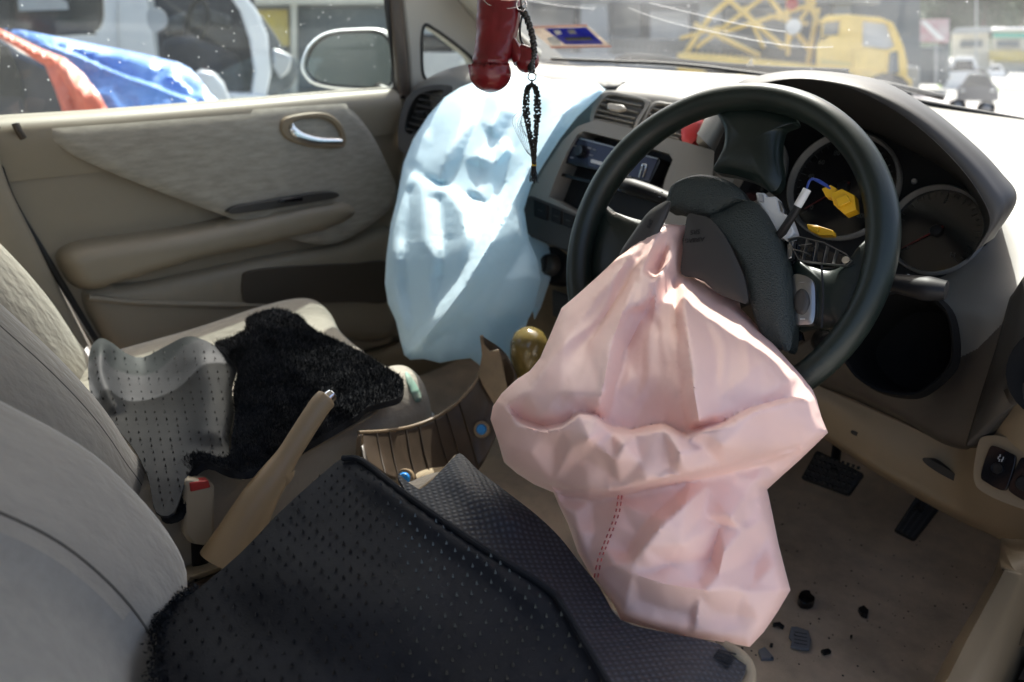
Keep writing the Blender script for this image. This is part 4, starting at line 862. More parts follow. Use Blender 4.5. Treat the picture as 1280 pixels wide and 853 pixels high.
# belt buckle on the inner side of the passenger seat
bk = thing('seat_belt_buckle', at(240, 680, x=-.06), 'beige seat belt buckle with red release button between passenger seat and handbrake', 'buckle')
bkP = lambda px, py, x: at(px, py, x=x)
V, F = plate([bkP(px, py, -.055) for px, py in ((230, 608), (233, 600), (262, 600), (266, 606), (265, 672), (258, 678), (236, 677), (229, 668))], (1, -.25, .1), .022); mesh('buckle_body', V, F, 'beige_plastic', bk, bevel=.004)
V, F = plate([bkP(px, py, -.052) for px, py in ((237, 604), (259, 599), (262, 607), (238, 615))], (1, -.25, .1), .014); mesh('release_button', V, F, 'red_plastic', bk, bevel=.0015)
V, F = tube([bkP(248, 670, -.066), bkP(250, 700, -.07), bkP(256, 740, -.08)], .010, 10, .004); mesh('buckle_strap', V, F, 'black_plastic', bk)

# ------------------------------------------------------------------ handbrake, console, broken trim, gear knob
hb_ = thing('handbrake', (0, -.45, .42), 'beige handbrake lever with chrome button, pulled up between the seats', 'handbrake')
pts = [at(284, 702, x=.0), at(300, 668, x=.0), at(325, 622, x=0), at(348, 588, x=0), at(362, 566, x=0), at(398, 510, x=0), at(409, 498, x=0)]
V, F = tube(crom(pts, 40), np.interp(np.linspace(0, 1, 40), [0, .17, .4, .53, .67, .83, .97, 1], [.034, .027, .020, .0165, .0138, .0138, .0138, .012]), 24); mesh('lever', V, F, 'lever_plastic', hb_)
V, F = tube([at(408, 500, x=0), at(412, 496, x=0), at(416, 492.5, x=0)], [.0085, .0085, .0075], 16); mesh('release_button', V, F, 'chrome', hb_, bevel=.001)
V, F = tube(crom([at(333, 611, x=.0)+np.array([.0, 0, 0])+q for q in ()] or [at(345, 590, x=.0), at(352, 597, x=.0)], 4), .0178, 24); mesh('lever_collar', V, F, 'lever_plastic', hb_)
cs = thing('centre_console', (0, -.2, .40), 'low beige centre console tray around the handbrake', 'console')
mesh('console_tray', *patch([[at(px, py, z=.465) for px, py in ((215, 712), (290, 690), (370, 640), (450, 590))], [at(px, py, z=.475) for px, py in ((240, 722), (300, 700), (380, 648), (470, 596))], [at(px, py, z=.42) for px, py in ((262, 730), (320, 708), (400, 656), (490, 604))]], 10, 20), 'beige_plastic', cs, thick=.01)
mesh('console_box', *boxv((.0, -.45, .44), (.10, .62, .06)), 'brown_inner', cs, bevel=.012)
mesh('console_edge', *tube(crom([at(px, py, z=.48) for px, py in ((360, 612), (400, 590), (430, 572), (460, 556))], 12), .004, 8), 'beige_plastic', cs)
# broken trim piece: curved shell seen from its ribbed inside
bt = thing('broken_trim_piece', at(560, 580, x=0), 'broken brown console trim piece, curved, its ribbed inside showing, loose before the gear lever', 'trim piece')
TO = [(448, 541), (480, 539), (515, 533), (548, 520), (575, 500), (596, 474), (604, 446), (602, 420)]
top_ = [at(px, py, x=.0+q) for (px, py), q in zip(TO, (-.03, -.035, -.04, -.04, -.035, -.03, -.03, -.03))]
BO = [(456, 575), (492, 598), (530, 604), (572, 600), (600, 585), (622, 540), (640, 500), (645, 470)]
bot_ = [at(px, py, x=.015) for (px, py) in BO]
MI = [(452, 556), (486, 570), (522, 572), (560, 560), (588, 540), (610, 510), (624, 474), (630, 440)]
mid_ = [at(px, py, x=-.012) for (px, py) in MI]
V, F = patch([top_, mid_, bot_], 16, 60); mesh('trim_shell', V, F, 'brown_inner', bt, thick=.003)
V, F = tube(crom(top_, 60), .0028, 8); mesh('trim_rim', V, F, 'brown_plastic', bt)
tt, mm_, bb_ = crom(top_, 60), crom(mid_, 60), crom(bot_, 60)
for k in (6, 10, 15, 19, 24, 28, 33):
    n_ = np.array([.3, -.7, .4]); V, F = tube(crom([tt[k], mm_[k]+n_*.002, bb_[k]], 10), .0011, 6, .003); mesh('rib', V, F, 'brown_inner', bt)
V, F = plate([at(px, py, x=-.028) for px, py in ((600, 420), (606, 428), (616, 434), (628, 428), (632, 436), (642, 468), (648, 488), (630, 500), (606, 478), (598, 466), (604, 446))], (.55, -.8, .1), .003); mesh('torn_end', V, F, 'brown_plastic', bt, bevel=.001)
V, F = plate([at(px, py, x=-.02) for px, py in ((446, 546), (462, 541), (468, 560), (470, 572), (454, 574), (448, 560))], (.3, -.9, .3), .006); mesh('torn_end', V, F, 'brown_plastic', bt, bevel=.001)
def clip(px, py, x):
    c = at(px, py, x=x); n_ = np.array([.45, -.75, .45])
    V, F = lathe([(0, .006), (.0065, .006), (.0085, .003), (.0085, -.004)], c, n_, 20); k_ = mesh('clip', V, F, 'blue_clip', bt)
    V, F = lathe([(.0088, .002), (.0125, .002), (.0135, -.003), (.013, -.008)], c, n_, 24); mesh('clip_boss', V, F, 'brown_plastic', bt)
clip(602, 537, .0); clip(506, 598, .03)
V, F = tube(crom([at(px, py, x=.0) for px, py in ((505, 598), (530, 590), (560, 585), (590, 583))], 16), .012, 10, .004); mesh('trim_strip', V, F, 'tan_edge', bt)
gk = thing('gear_lever', at(660, 470, x=.0), 'glossy olive brown gear knob between the two airbags', 'gear lever')
c0 = at(663, 452, x=.0); gu = np.array([.05, -.2, 1]); gu /= np.linalg.norm(gu)
V, F = lathe([(.0, .060), (.014, .058), (.024, .050), (.0305, .036), (.0325, .016), (.030, -.008), (.023, -.035), (.015, -.05), (.011, -.06)], c0, gu, 36); mesh('gear_knob', V, F, 'olive_plastic', gk)
V, F = lathe([(.0065, -.06), (.0065, -.16)], c0, gu, 16); mesh('lever_rod', V, F, 'satin_metal', gk)
mesh('selector_plate', *patch([[A(px, py, y) for px, py in r] for r, y in (([(600, 520), (650, 545), (720, 570)], .02), ([(620, 480), (670, 500), (740, 520)], .12), ([(640, 440), (690, 455), (750, 470)], .24))], 10, 12), 'brown_inner', gk, thick=.01)
# clutter of cables and broken parts in the passenger footwell
jk = thing('cable_clutter', at(560, 530, z=.33), 'dark cables and broken brackets lying on the floor beside the passenger seat corner', 'cables')
for k, pp in enumerate(([(520, 520), (535, 516), (550, 522), (570, 518), (590, 525)], [(515, 528), (540, 524), (560, 530), (575, 534)], [(505, 515), (520, 524), (545, 530)])):
    V, F = tube(crom([at(px, py, z=.38+.01*k) for px, py in pp], 24), .004, 8); mesh('cable', V, F, 'black_plastic', jk)
V, F = plate([at(px, py, z=.40) for px, py in ((527, 519), (535, 515), (545, 520), (540, 527))], (0, -.5, .8), .01); mesh('bracket', V, F, 'satin_metal', jk, bevel=.001)

# ------------------------------------------------------------------ pedals
def pedal(name, q, n, th, label, rubber, ribs, arm):
    q = [np.array(v) for v in q]; c = np.mean(q, 0); p = thing(name, c, label, 'pedal'); n = np.array(n, float); n /= np.linalg.norm(n)
    V, F = plate(q, n, th); mesh('pedal_plate', V, F, rubber, p, bevel=.004)
    for t in ribs:
        a = q[0]+(q[1]-q[0])*t; b = q[3]+(q[2]-q[3])*t; V, F = tube([a+(b-a)*.06+n*.001, b+(a-b)*.06+n*.001], .0022, 6); mesh('rib', V, F, 'rubber_light', p)
    if arm: V, F = tube(crom(arm, 12), .008, 10); mesh('pedal_arm', V, F, 'black_plastic', p)
    return p
no_ = np.array([0, -.80, .60]); ac = A(1148, 640, .43)
Q = lambda pts: [atp(px, py, ac, no_) for px, py in pts]
pedal('accelerator_pedal', Q([(1116, 664), (1142, 677), (1180, 628), (1150, 612)]), no_, .012, 'narrow black accelerator pedal with long ribs, right of the brake pedal', 'black_plastic', (.14, .38, .62, .86), [ac, A(1165, 600, .50), A(1172, 560, .56)])
bc = A(1042, 592, .39); Q = lambda pts: [atp(px, py, bc, no_) for px, py in pts]
bq = Q([(1000, 598), (1060, 620), (1080, 592), (1020, 562)]); bpd = pedal('brake_pedal', bq, no_, .014, 'wide black brake pedal with diamond grip, left of the accelerator', 'black_plastic', (), [bc, A(1046, 560, .46), A(1050, 520, .52)])
for i in range(9):
    for j in range(5):
        c = bq[0]+(bq[1]-bq[0])*(.08+i*.105)+(bq[3]-bq[0])*(.12+j*.19); V, F = boxv(c+no_*.001, (.0042, .0042, .004)); mesh('stud', V, F, 'rubber_light', bpd, smooth=False)

# ------------------------------------------------------------------ right door opening: kick panel, sill, bonnet release
kp = thing('kick_panel', at(1270, 745, x=.70), 'beige kick panel and sill with the bonnet release handle, at the lower right', 'trim panel')
kr = [[at(px, py, x=x) for px, py in r] for r, x in (([(1264, 676), (1262, 695), (1256, 722), (1238, 770), (1206, 820), (1180, 880)], .70), ([(1270, 674), (1272, 695), (1268, 725), (1250, 770), (1222, 822), (1198, 880)], .712), ([(1300, 676), (1330, 700), (1330, 760), (1320, 820), (1300, 860), (1280, 930)], .735))]
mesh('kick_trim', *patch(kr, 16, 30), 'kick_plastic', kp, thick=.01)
rn = np.array([-.6, -.75, .3]); rn /= np.linalg.norm(rn); ro_ = at(1268, 748, x=.705); Q = lambda pts, o=0: [atp(px, py, ro_+rn*o, rn) for px, py in pts]
V, F = dome(Q(crom([(1238, 778), (1248, 762), (1262, 765), (1285, 790), (1280, 808), (1262, 800), (1244, 790)], 30, True), -.002), rn, 0, .02, 2); mesh('handle_recess', V, F, 'brown_plastic', kp)
V, F = plate(Q([(1254, 760), (1262, 738), (1271, 720), (1300, 725), (1300, 790), (1280, 782)], .008), rn, .014); rh = mesh('bonnet_release', V, F, 'lever_plastic', kp, bevel=.004)
for a_, b_ in (((1263, 760), (1268, 764)), ((1268, 763), (1274, 762)), ((1268, 767), (1278, 771)), ((1264, 763), (1271, 768))):
    V, F = tube(Q([a_, b_], .0085), .0008, 4); mesh('bonnet_symbol', V, F, 'print_white', rh)
V, F = tube(Q([(1262, 724), (1262, 745), (1253, 762)], .004), .0035, 8); mesh('panel_seam', V, F, 'seal', kp)
mesh('rear_sill', *tube([at(1290, 850, x=.74), at(1260, 900, x=.74), at(1200, 1000, x=.74)], .03, 12), 'seal', kp)

# ------------------------------------------------------------------ debris on the floor mat
def frag(name, pts, m, label, th=.006, z=.292, lift=.0):
    P = [at(px, py, z=z) for px, py in pts]; V, F = plate(P, (0, 0, 1), th); V = V.copy(); V[:, 2] += lift*((V[:, 0]-V[:, 0].min())/.03)
    return mesh(name, V, F, m, label=label, cat='debris', bevel=.0012, group='broken bits on the floor')
frag('round_disc', crom([(998, 745), (1003, 738), (1012, 738), (1014, 742), (1019, 747), (1016, 753), (1006, 754), (1000, 751)], 20, True), 'gloss_black', 'round black plastic cap on the driver floor, nearest the airbag corner', .012, .298)
frag('plastic_shard', [(1073, 759), (1080, 756), (1086, 762), (1085, 769), (1077, 766)], 'black_plastic', 'small black shard lying alone right of the round cap on the floor', .008, .295)
sq = frag('torn_label_piece', [(989, 783), (996, 783), (1011, 788), (1014, 800), (1012, 812), (1000, 811), (988, 808), (990, 800), (986, 796)], 'debris_grey', 'square grey torn piece with faint lines on the driver floor', .004, .292)
for k in range(4): V, F = tube([at(993, 790+k*4.5, z=.2935), at(1009, 793+k*4.5, z=.2935)], .0006, 4); mesh('printed_line', V, F, 'black_plastic', sq)
frag('plastic_shard', [(966, 778), (975, 777), (981, 782), (979, 785), (972, 781), (966, 782)], 'black_plastic', 'curved black shard between airbag tip and square grey piece', .004)
frag('plastic_shard', [(948, 812), (956, 808), (968, 822), (952, 823)], 'debris_grey', 'pointed grey shard left below the square grey piece', .007)
frag('plastic_shard', [(1026, 812), (1036, 810), (1040, 814), (1030, 817)], 'black_plastic', 'small hooked shard right of the square grey piece', .005)
frag('plastic_shard', [(963, 803), (967, 804), (966, 808), (962, 807)], 'black_plastic', 'tiny black shard just above the pointed grey shard', .004)
frag('plastic_shard', [(1063, 793), (1066, 793), (1066, 796), (1063, 796)], 'black_plastic', 'tiny black crumb right of the hooked shard on the floor', .004)
frag('plastic_shard', [(926, 808), (930, 809), (928, 812)], 'black_plastic', 'tiny crumb beside the tip of the pink airbag', .004)
mb = MB()
for k in range(420):
    x, y = random.uniform(.2, .68), random.uniform(-.1, .75); s = random.uniform(.0004, .0013)
    c = np.array([x, y, .2915]); mb.add(*boxv(c, (s*2, s*1.4, s)))
mesh('floor_grit', mb.v, mb.f, 'black_plastic', kind='stuff', smooth=False, label='fine dark grit scattered over the driver side carpet')
# ------------------------------------------------------------------ driver airbag (pink)
pk_out = [(806, 292), (832, 280), (858, 282), (853, 300), (853, 342), (880, 352), (900, 366), (924, 376), (926, 386), (940, 400), (962, 425), (986, 452), (1002, 470), (1016, 488), (1021, 500), (1027, 522), (1035, 541), (1028, 548), (1000, 575), (972, 600), (959, 612), (965, 640), (973, 680), (982, 715), (988, 738), (972, 765), (955, 790), (937, 809), (905, 803), (860, 797), (815, 786), (776, 775), (768, 757), (752, 735), (738, 718), (722, 690), (710, 655), (700, 635), (692, 616), (668, 606), (646, 592), (630, 578), (622, 550), (613, 524), (616, 508), (627, 492), (645, 475), (662, 464), (675, 448), (688, 418), (702, 385), (720, 370), (748, 345), (772, 322), (785, 313)]
pbase = [(830, 285, .972), (800, 312, .968), (772, 322, .968), (855, 342, .975), (924, 380, .955), (880, 355, .965), (702, 385, .94), (890, 400, .90), (800, 360, .93), (615, 510, .87), (690, 616, .84), (1035, 541, .80), (1010, 480, .83), (959, 612, .82), (776, 775, .775), (937, 809, .76), (988, 738, .78), (720, 690, .82), (800, 450, .83), (830, 600, .75), (850, 700, .745), (690, 520, .80), (930, 550, .77), (900, 450, .83)]
pf = [  # the long folds hanging from the hub
 ('crease', [(836, 292), (826, 330), (805, 380), (780, 430), (765, 470), (755, 520)], -.016, 16),
 ('ridge', [(828, 290), (800, 340), (778, 400), (764, 460), (752, 505)], .010, 10),
 ('ridge', [(800, 312), (770, 352), (745, 400), (722, 450)], .008, 14),
 ('crease', [(776, 326), (750, 352), (715, 400), (690, 440), (672, 470)], -.010, 10),
 ('ridge', [(852, 345), (853, 390), (860, 440), (868, 500), (872, 535)], .020, 13),
 ('crease', [(836, 345), (850, 380), (852, 440), (862, 500), (864, 540)], -.012, 9),
 ('ridge', [(850, 300), (832, 330), (812, 365), (805, 385)], .012, 12),
 ('crease', [(866, 345), (880, 400), (892, 450), (898, 500), (899, 532)], -.007, 12),
 ('ridge', [(900, 372), (945, 430), (985, 480), (1005, 500)], .006, 20),
 ('crease', [(806, 390), (815, 378), (840, 382), (852, 372)], -.009, 9),
 # hollow in the middle and the shelf below it
 ('ridge', [(775, 470), (772, 500), (790, 530), (820, 525), (850, 505)], -.022, 30),
 ('step', [(625, 490), (645, 508), (662, 528), (680, 535), (702, 532), (722, 522), (745, 522), (765, 538), (790, 540), (830, 533), (860, 548), (880, 538), (900, 534), (940, 512), (985, 500), (1022, 496)], .017, 13),
 ('ridge', [(655, 530), (680, 536), (700, 533), (722, 520), (740, 524), (762, 536)], .008, 6),
 ('ridge', [(722, 520), (732, 540), (735, 560), (728, 572)], .012, 9),
 ('crease', [(748, 530), (738, 560), (730, 580), (760, 590), (776, 600)], -.010, 8),
 ('crease', [(652, 528), (645, 545), (635, 575)], -.010, 7), ('crease', [(622, 490), (640, 505), (654, 525)], -.008, 7),
 ('crease', [(765, 538), (780, 560), (790, 590)], -.008, 9), ('ridge', [(790, 545), (830, 545), (850, 560), (860, 580)], .006, 9),
 ('crease', [(830, 560), (838, 590), (855, 600)], .006, 6), ('ridge', [(900, 560), (880, 575), (860, 560)], -.005, 10),
 # upper roll edge and the lower bag
 ('step', [(1034, 545), (1000, 562), (950, 580), (900, 592), (860, 600), (810, 610), (775, 618), (738, 621), (700, 615), (688, 608)], -.026, 13),
 ('crease', [(738, 622), (720, 600), (712, 575)], .005, 8),
 ('crease', [(886, 600), (860, 620), (830, 640), (815, 665), (800, 690), (788, 705)], .010, 8),
 ('crease', [(880, 622), (850, 640), (820, 662)], -.006, 8), ('crease', [(882, 640), (905, 650), (930, 655)], -.008, 7), ('ridge', [(930, 655), (920, 640), (945, 615)], .008, 10),
 ('ridge', [(920, 665), (905, 700), (898, 722), (910, 735)], .010, 8), ('crease', [(950, 600), (925, 640), (905, 700)], -.005, 11),
 ('crease', [(790, 715), (830, 730), (880, 738), (930, 738), (986, 738)], .009, 7), ('ridge', [(770, 705), (785, 712), (782, 740), (778, 765)], .010, 8),
 ('ridge', [(875, 738), (872, 760), (866, 790)], -.005, 5), ('ridge', [(800, 740), (850, 760), (930, 765)], -.006, 20),
 ('ridge', [(757, 712), (768, 704), (778, 712)], .009, 9), ('crease', [(745, 650), (733, 680), (725, 700)], -.006, 8), ('crease', [(705, 640), (740, 640), (762, 650)], -.006, 8),
 ('crease', [(730, 700), (750, 660), (775, 630)], .004, 8), ('ridge', [(790, 640), (780, 680), (800, 700)], -.005, 12), ('crease', [(960, 620), (955, 660), (965, 700)], .006, 9),
 ('crease', [(640, 590), (670, 580), (690, 590)], .005, 8), ('ridge', [(680, 560), (695, 590), (690, 610)], -.006, 9)]
def hang(Q):
    """pulled folds that radiate down from the hub and die out at the lower roll"""
    dx, dy = Q[:, 0]-838, Q[:, 1]-262; r = np.hypot(dx, dy); th = np.arctan2(dx, dy)
    th = th+.05*np.sin(r/37)+.03*np.sin(r/19+th*5); H = np.zeros(len(Q))
    for f_, a_, ph in ((3.1, .0085, .3), (5.3, .0055, .7), (9.7, .0028, .1)):
        s = th*f_+ph; H += a_*(1-2*np.abs(2*np.abs(s-np.floor(s+.5))-.5)*2)*.5
    return H*np.clip(r/70, 0, 1)*np.clip((270-r)/60, 0, 1)
PL = [
 [(790, 320, .004), (745, 372, .012), (705, 430, .015), (660, 490, .013), (634, 506, .010)],
 [(810, 302, .0), (778, 360, -.005), (735, 430, .001), (700, 490, .010), (676, 525, .004)],
 [(822, 294, .004), (800, 340, .013), (778, 390, .018), (762, 440, .020), (752, 495, .014), (748, 514, .003)],
 [(838, 292, -.002), (822, 340, -.011), (806, 390, -.017), (782, 440, -.015), (768, 490, -.015), (760, 524, -.017)],
 [(800, 420, -.006), (795, 470, -.014), (802, 510, -.026), (830, 516, -.024), (838, 470, -.010), (830, 420, -.002)],
 [(853, 350, .008), (856, 390, .021), (862, 440, .025), (868, 490, .027), (874, 526, .020)],
 [(843, 352, -.004), (844, 395, -.003), (847, 440, -.005), (851, 490, -.010), (858, 534, -.014)],
 [(868, 352, .001), (884, 400, .006), (894, 450, .008), (898, 500, .008), (900, 520, .005)],
 [(905, 374, .003), (930, 410, .014), (955, 450, .018), (975, 480, .013)],
 [(852, 308, .003), (835, 328, .012), (818, 352, .017), (809, 376, .012)], [(820, 386, -.006), (845, 380, -.001)],
 [(626, 496, -.001), (650, 522, -.005), (680, 533, -.003), (704, 528, -.005), (724, 514, -.001), (745, 517, -.005), (764, 532, -.019), (790, 536, -.026), (830, 528, -.026), (856, 541, -.015), (880, 532, -.003), (900, 528, .001), (940, 508, .003), (985, 496, .001), (1014, 492, .0)],
 [(624, 505, .004), (646, 531, .013), (680, 541, .017), (704, 536, .017), (724, 522, .019), (744, 526, .016), (764, 542, .007), (792, 546, .003), (830, 538, .001), (858, 551, .008), (880, 541, .017), (902, 537, .019), (942, 517, .018), (985, 505, .012), (1014, 501, .006)],
 [(640, 560, .013), (665, 566, .021), (694, 558, .012), (715, 560, .026)], [(736, 548, .033), (728, 572, .012), (760, 590, .010), (775, 604, .014)], [(745, 556, .020), (770, 575, .026)],
 [(780, 556, .026), (800, 577, .016), (838, 584, .012), (850, 592, .020)], [(850, 566, .026), (880, 562, .016), (905, 556, .027)],
 [(644, 586, .004), (690, 606, .010), (738, 616, .018), (776, 611, .020), (810, 602, .022), (860, 592, .022), (905, 583, .020), (955, 570, .013), (1000, 555, .005)],
 [(702, 619, -.016), (740, 625, -.019), (778, 620, -.022), (812, 611, -.022), (862, 601, -.022), (907, 592, -.017), (957, 579, -.008), (995, 566, -.002)],
 [(884, 608, -.012), (858, 630, .005), (830, 655, .010), (805, 685, .012), (790, 704, .013)],
 [(846, 618, -.016), (815, 645, -.007), (795, 670, -.006), (784, 690, -.004)],
 [(775, 628, -.014), (767, 655, .000), (755, 685, .004), (746, 712, .002)], [(740, 640, -.013), (742, 665, -.003), (736, 692, .000)], [(720, 640, .000), (724, 665, .006)],
 [(930, 622, .006), (914, 646, .015), (932, 655, .006)], [(928, 662, .012), (905, 690, .014), (898, 720, .013), (912, 736, .015)],
 [(880, 645, -.006), (900, 656, -.003), (888, 700, -.007), (872, 730, .002)], [(945, 600, .004), (952, 650, .010), (945, 700, -.001), (940, 732, .008)], [(965, 660, .004), (972, 705, .007)],
 [(850, 680, .006), (840, 705, -.003), (815, 715, .006)],
 [(768, 704, .012), (790, 717, .015), (830, 730, .015), (880, 738, .014), (930, 738, .013), (980, 738, .005)],
 [(776, 726, .006), (786, 740, .009), (780, 768, .003)], [(800, 750, .001), (835, 762, -.002), (862, 768, -.003)], [(874, 744, .008), (868, 796, .002)], [(895, 765, -.001), (930, 770, .001), (950, 775, .001)]]
PFAC, PLS = facets(pk_out, PL)
def pk_extra(Q): return PFAC(Q)*1.5+.5*hang(Q)
pf = [('step', [(q[0], q[1]+4) for q in PL[11]], .014, 9), ('step', [(q[0], q[1]+5) for q in PL[18]][::-1], -.018, 9)]
V, F, _ = cloth(pk_out, pbase, pf, 3.6, 'd', edge=.014, edgew=16, back=.03, nz=.0008, nzs=30, cr=((3, .004, 120), (11, .0022, 60)), extra=pk_extra, flines=PLS, relax=1)
pb = mesh('driver_airbag', V, F, 'pink_cloth', sharp=70, label='deflated pink driver airbag hanging from the steering wheel onto the driver seat', cat='airbag')
# red stitching, following the cloth
def nearest(V, px, py, off):
    d = ray(px, py); D = V-CAM; t = D@d/(d@d); r = np.linalg.norm(D-t[:, None]*d, axis=1); k = np.where(r < .012)[0]; k = k[np.argsort(t[k])[:4]]; return CAM+d*(t[k].min()-off)
for s_ in (-2.2, 2.2):
    L = crom([(775, 620), (772, 640), (765, 660), (757, 680), (750, 698), (745, 722)], 26)
    for k in range(len(L)-1):
        if k % 2: continue
        V2, F2 = tube([nearest(V, L[k][0]+s_, L[k][1], .001), nearest(V, L[k+1][0]+s_, L[k+1][1], .001)], .0007, 5); mesh('stitch', V2, F2, 'red_thread', pb)
# translucent pulled corner at the upper left of the bag
# ------------------------------------------------------------------ passenger airbag (blue)
bl_out = [(590, 104), (612, 98), (636, 90), (662, 92), (690, 101), (716, 100), (745, 103), (757, 112), (741, 128), (722, 146), (700, 174), (680, 205), (664, 232), (655, 262), (661, 300), (672, 325), (676, 350), (668, 385), (660, 400), (652, 430), (640, 455), (625, 470), (606, 462), (588, 448), (570, 450), (550, 454), (530, 449), (513, 450), (505, 444), (500, 425), (495, 402), (485, 380), (481, 355), (483, 320), (488, 282), (496, 250), (504, 205), (516, 175), (535, 145), (556, 122), (575, 110)]
bbase = [(600, 100, 1.68), (660, 92, 1.66), (750, 108, 1.50), (720, 132, 1.49), (516, 175, 1.66), (700, 174, 1.47), (656, 262, 1.46), (676, 350, 1.44), (485, 360, 1.52), (510, 448, 1.46), (625, 468, 1.42), (500, 215, 1.62), (600, 200, 1.50), (580, 300, 1.40), (560, 400, 1.40), (640, 340, 1.40), (680, 115, 1.56), (620, 420, 1.41)]
bf = [
 ('step', [(500, 212), (520, 222), (545, 232), (575, 246), (592, 252), (610, 258)], .016, 18),
 ('ridge', [(650, 160), (640, 230), (610, 290), (575, 350), (545, 400), (525, 430)], .045, 22),
 ('crease', [(590, 250), (585, 300), (560, 350), (535, 400), (518, 432)], -.030, 18),
 ('crease', [(680, 210), (660, 240), (630, 290), (610, 330), (580, 380), (545, 425)], -.016, 14),
 ('ridge', [(520, 190), (512, 240), (500, 300), (497, 350), (505, 400)], .025, 16), ('crease', [(540, 240), (530, 300), (520, 350), (515, 400)], -.012, 16),
 ('ridge', [(575, 130), (555, 180), (560, 215), (575, 240)], .018, 16), ('crease', [(600, 130), (585, 160), (590, 210)], -.018, 14),
 ('ridge', [(636, 92), (625, 130), (610, 170), (600, 200)], .022, 16), ('crease', [(660, 100), (650, 140), (640, 170)], -.018, 12),
 ('crease', [(612, 165), (625, 175), (635, 185), (622, 192), (605, 178)], -.016, 9), ('crease', [(588, 200), (600, 208), (612, 212)], -.012, 7), ('crease', [(576, 215), (585, 228), (595, 240)], -.010, 7),
 ('crease', [(595, 196), (580, 220), (578, 240)], .012, 8), ('ridge', [(605, 215), (598, 230), (606, 245)], .010, 7),
 ('ridge', [(720, 110), (700, 150), (680, 180), (660, 215)], .016, 16), ('crease', [(740, 112), (700, 125), (675, 140)], -.012, 10),
 ('step', [(614, 234), (635, 233), (655, 240)], .010, 14),
 ('ridge', [(630, 300), (620, 360), (600, 410), (590, 440)], .014, 22), ('crease', [(660, 300), (640, 360), (625, 420)], -.010, 20),
 ('crease', [(600, 442), (620, 430), (640, 410)], -.006, 10), ('ridge', [(540, 436), (570, 430), (588, 444)], .012, 10), ('crease', [(505, 420), (520, 432), (536, 440)], -.012, 8),
 ('crease', [(540, 290), (560, 300), (575, 330)], .010, 10), ('crease', [(486, 320), (500, 330), (520, 330)], -.008, 10), ('crease', [(522, 310), (540, 345), (556, 352)], -.010, 9)]
def bhang(Q):
    s0 = (Q[:, 0]+.22*(Q[:, 1]-260)+6*np.sin(Q[:, 1]/47))/30; H = np.zeros(len(Q))
    for f_, a_, ph in ((.55, .020, .2), (1.2, .010, .6), (2.3, .004, .1)):
        s = s0*f_+ph; H += a_*(2*np.abs(s-np.floor(s+.5))-.5)
    return H*np.clip((Q[:, 1]-95)/60, 0, 1)
BL = [
 [(508, 206, .0), (525, 218, -.006), (560, 232, -.008), (590, 247, -.008), (612, 256, -.004)],
 [(506, 214, .004), (523, 226, .013), (558, 240, .017), (588, 255, .016), (608, 263, .008)],
 [(600, 103, .002), (580, 140, .022), (560, 190, .032), (548, 226, .018)], [(615, 101, .0), (600, 150, -.006), (578, 200, -.012), (568, 232, -.014)],
 [(640, 94, .005), (625, 135, .028), (612, 160, .030)], [(598, 196, .026), (592, 240, .010)],
 [(660, 98, -.006), (650, 140, -.012), (640, 190, -.014), (632, 228, -.012)],
 [(612, 170, .010), (628, 173, -.010), (619, 186, -.008), (606, 183, .012)], [(632, 188, .020), (618, 206, .004)],
 [(592, 206, -.006), (600, 212, .008), (588, 220, -.006), (598, 226, .008), (582, 238, -.005)],
 [(735, 105, .002), (706, 140, .030), (682, 178, .040), (662, 212, .040), (642, 252, .060), (610, 310, .078), (580, 360, .078), (550, 400, .064), (522, 434, .026)],
 [(652, 208, .010), (632, 246, .018), (600, 300, .020), (570, 350, .020), (540, 390, .018), (515, 424, .001)],
 [(700, 118, -.002), (684, 138, .004), (668, 168, .004)], [(694, 180, .006), (672, 215, .014)],
 [(658, 245, .030), (648, 290, .048), (615, 345, .050), (580, 390, .042), (546, 424, .018)],
 [(664, 300, .016), (662, 345, .022), (645, 395, .016), (625, 440, .004)], [(628, 350, .034), (606, 400, .030), (592, 436, .012)], [(575, 415, .018), (560, 440, .010)],
 [(502, 232, .012), (492, 290, .022), (492, 350, .026), (500, 400, .020)], [(512, 240, -.002), (508, 300, -.006), (508, 350, -.002), (514, 395, -.002)],
 [(528, 242, .020), (530, 300, .026), (536, 350, .020), (528, 384, .008)], [(550, 248, .004), (556, 300, -.004), (552, 345, .002)], [(575, 262, .030), (582, 296, .026)],
 [(520, 312, .012), (542, 322, .020), (556, 330, .006)], [(496, 322, .022), (505, 330, .0)],
 [(540, 130, .010), (526, 165, .022), (516, 195, .012)], [(556, 140, .008), (540, 180, .006), (530, 208, .002)]]
BFAC, BLS = facets(bl_out, BL)
def bl_extra(Q): return BFAC(Q)*1.3+.15*bhang(Q)
bf = []
V, F, _ = cloth(bl_out, bbase, bf, 4.0, 'd', edge=.022, edgew=22, back=.03, nz=.0, nzs=26, cr=((5, .008, 150), (8, .004, 80)), extra=bl_extra, flines=BLS, relax=1)
mesh('passenger_airbag', V, F, 'blue_cloth', sharp=70, label='deflated pale blue passenger airbag draped over the left dashboard', cat='airbag')
# second blue flap behind on the right
V, F, _ = cloth([(655, 250), (672, 285), (690, 310), (688, 350), (676, 385), (668, 400), (660, 360), (655, 300)], [(655, 250, 1.52), (690, 330, 1.52), (668, 400, 1.52), (658, 320, 1.52), (675, 300, 1.53)], [], 5, 'd', edge=.01, edgew=10, back=.01)
mesh('airbag_lining', V, F, 'blue_cloth', label='darker blue strip of airbag cloth between blue airbag and heater knob', cat='airbag lining')
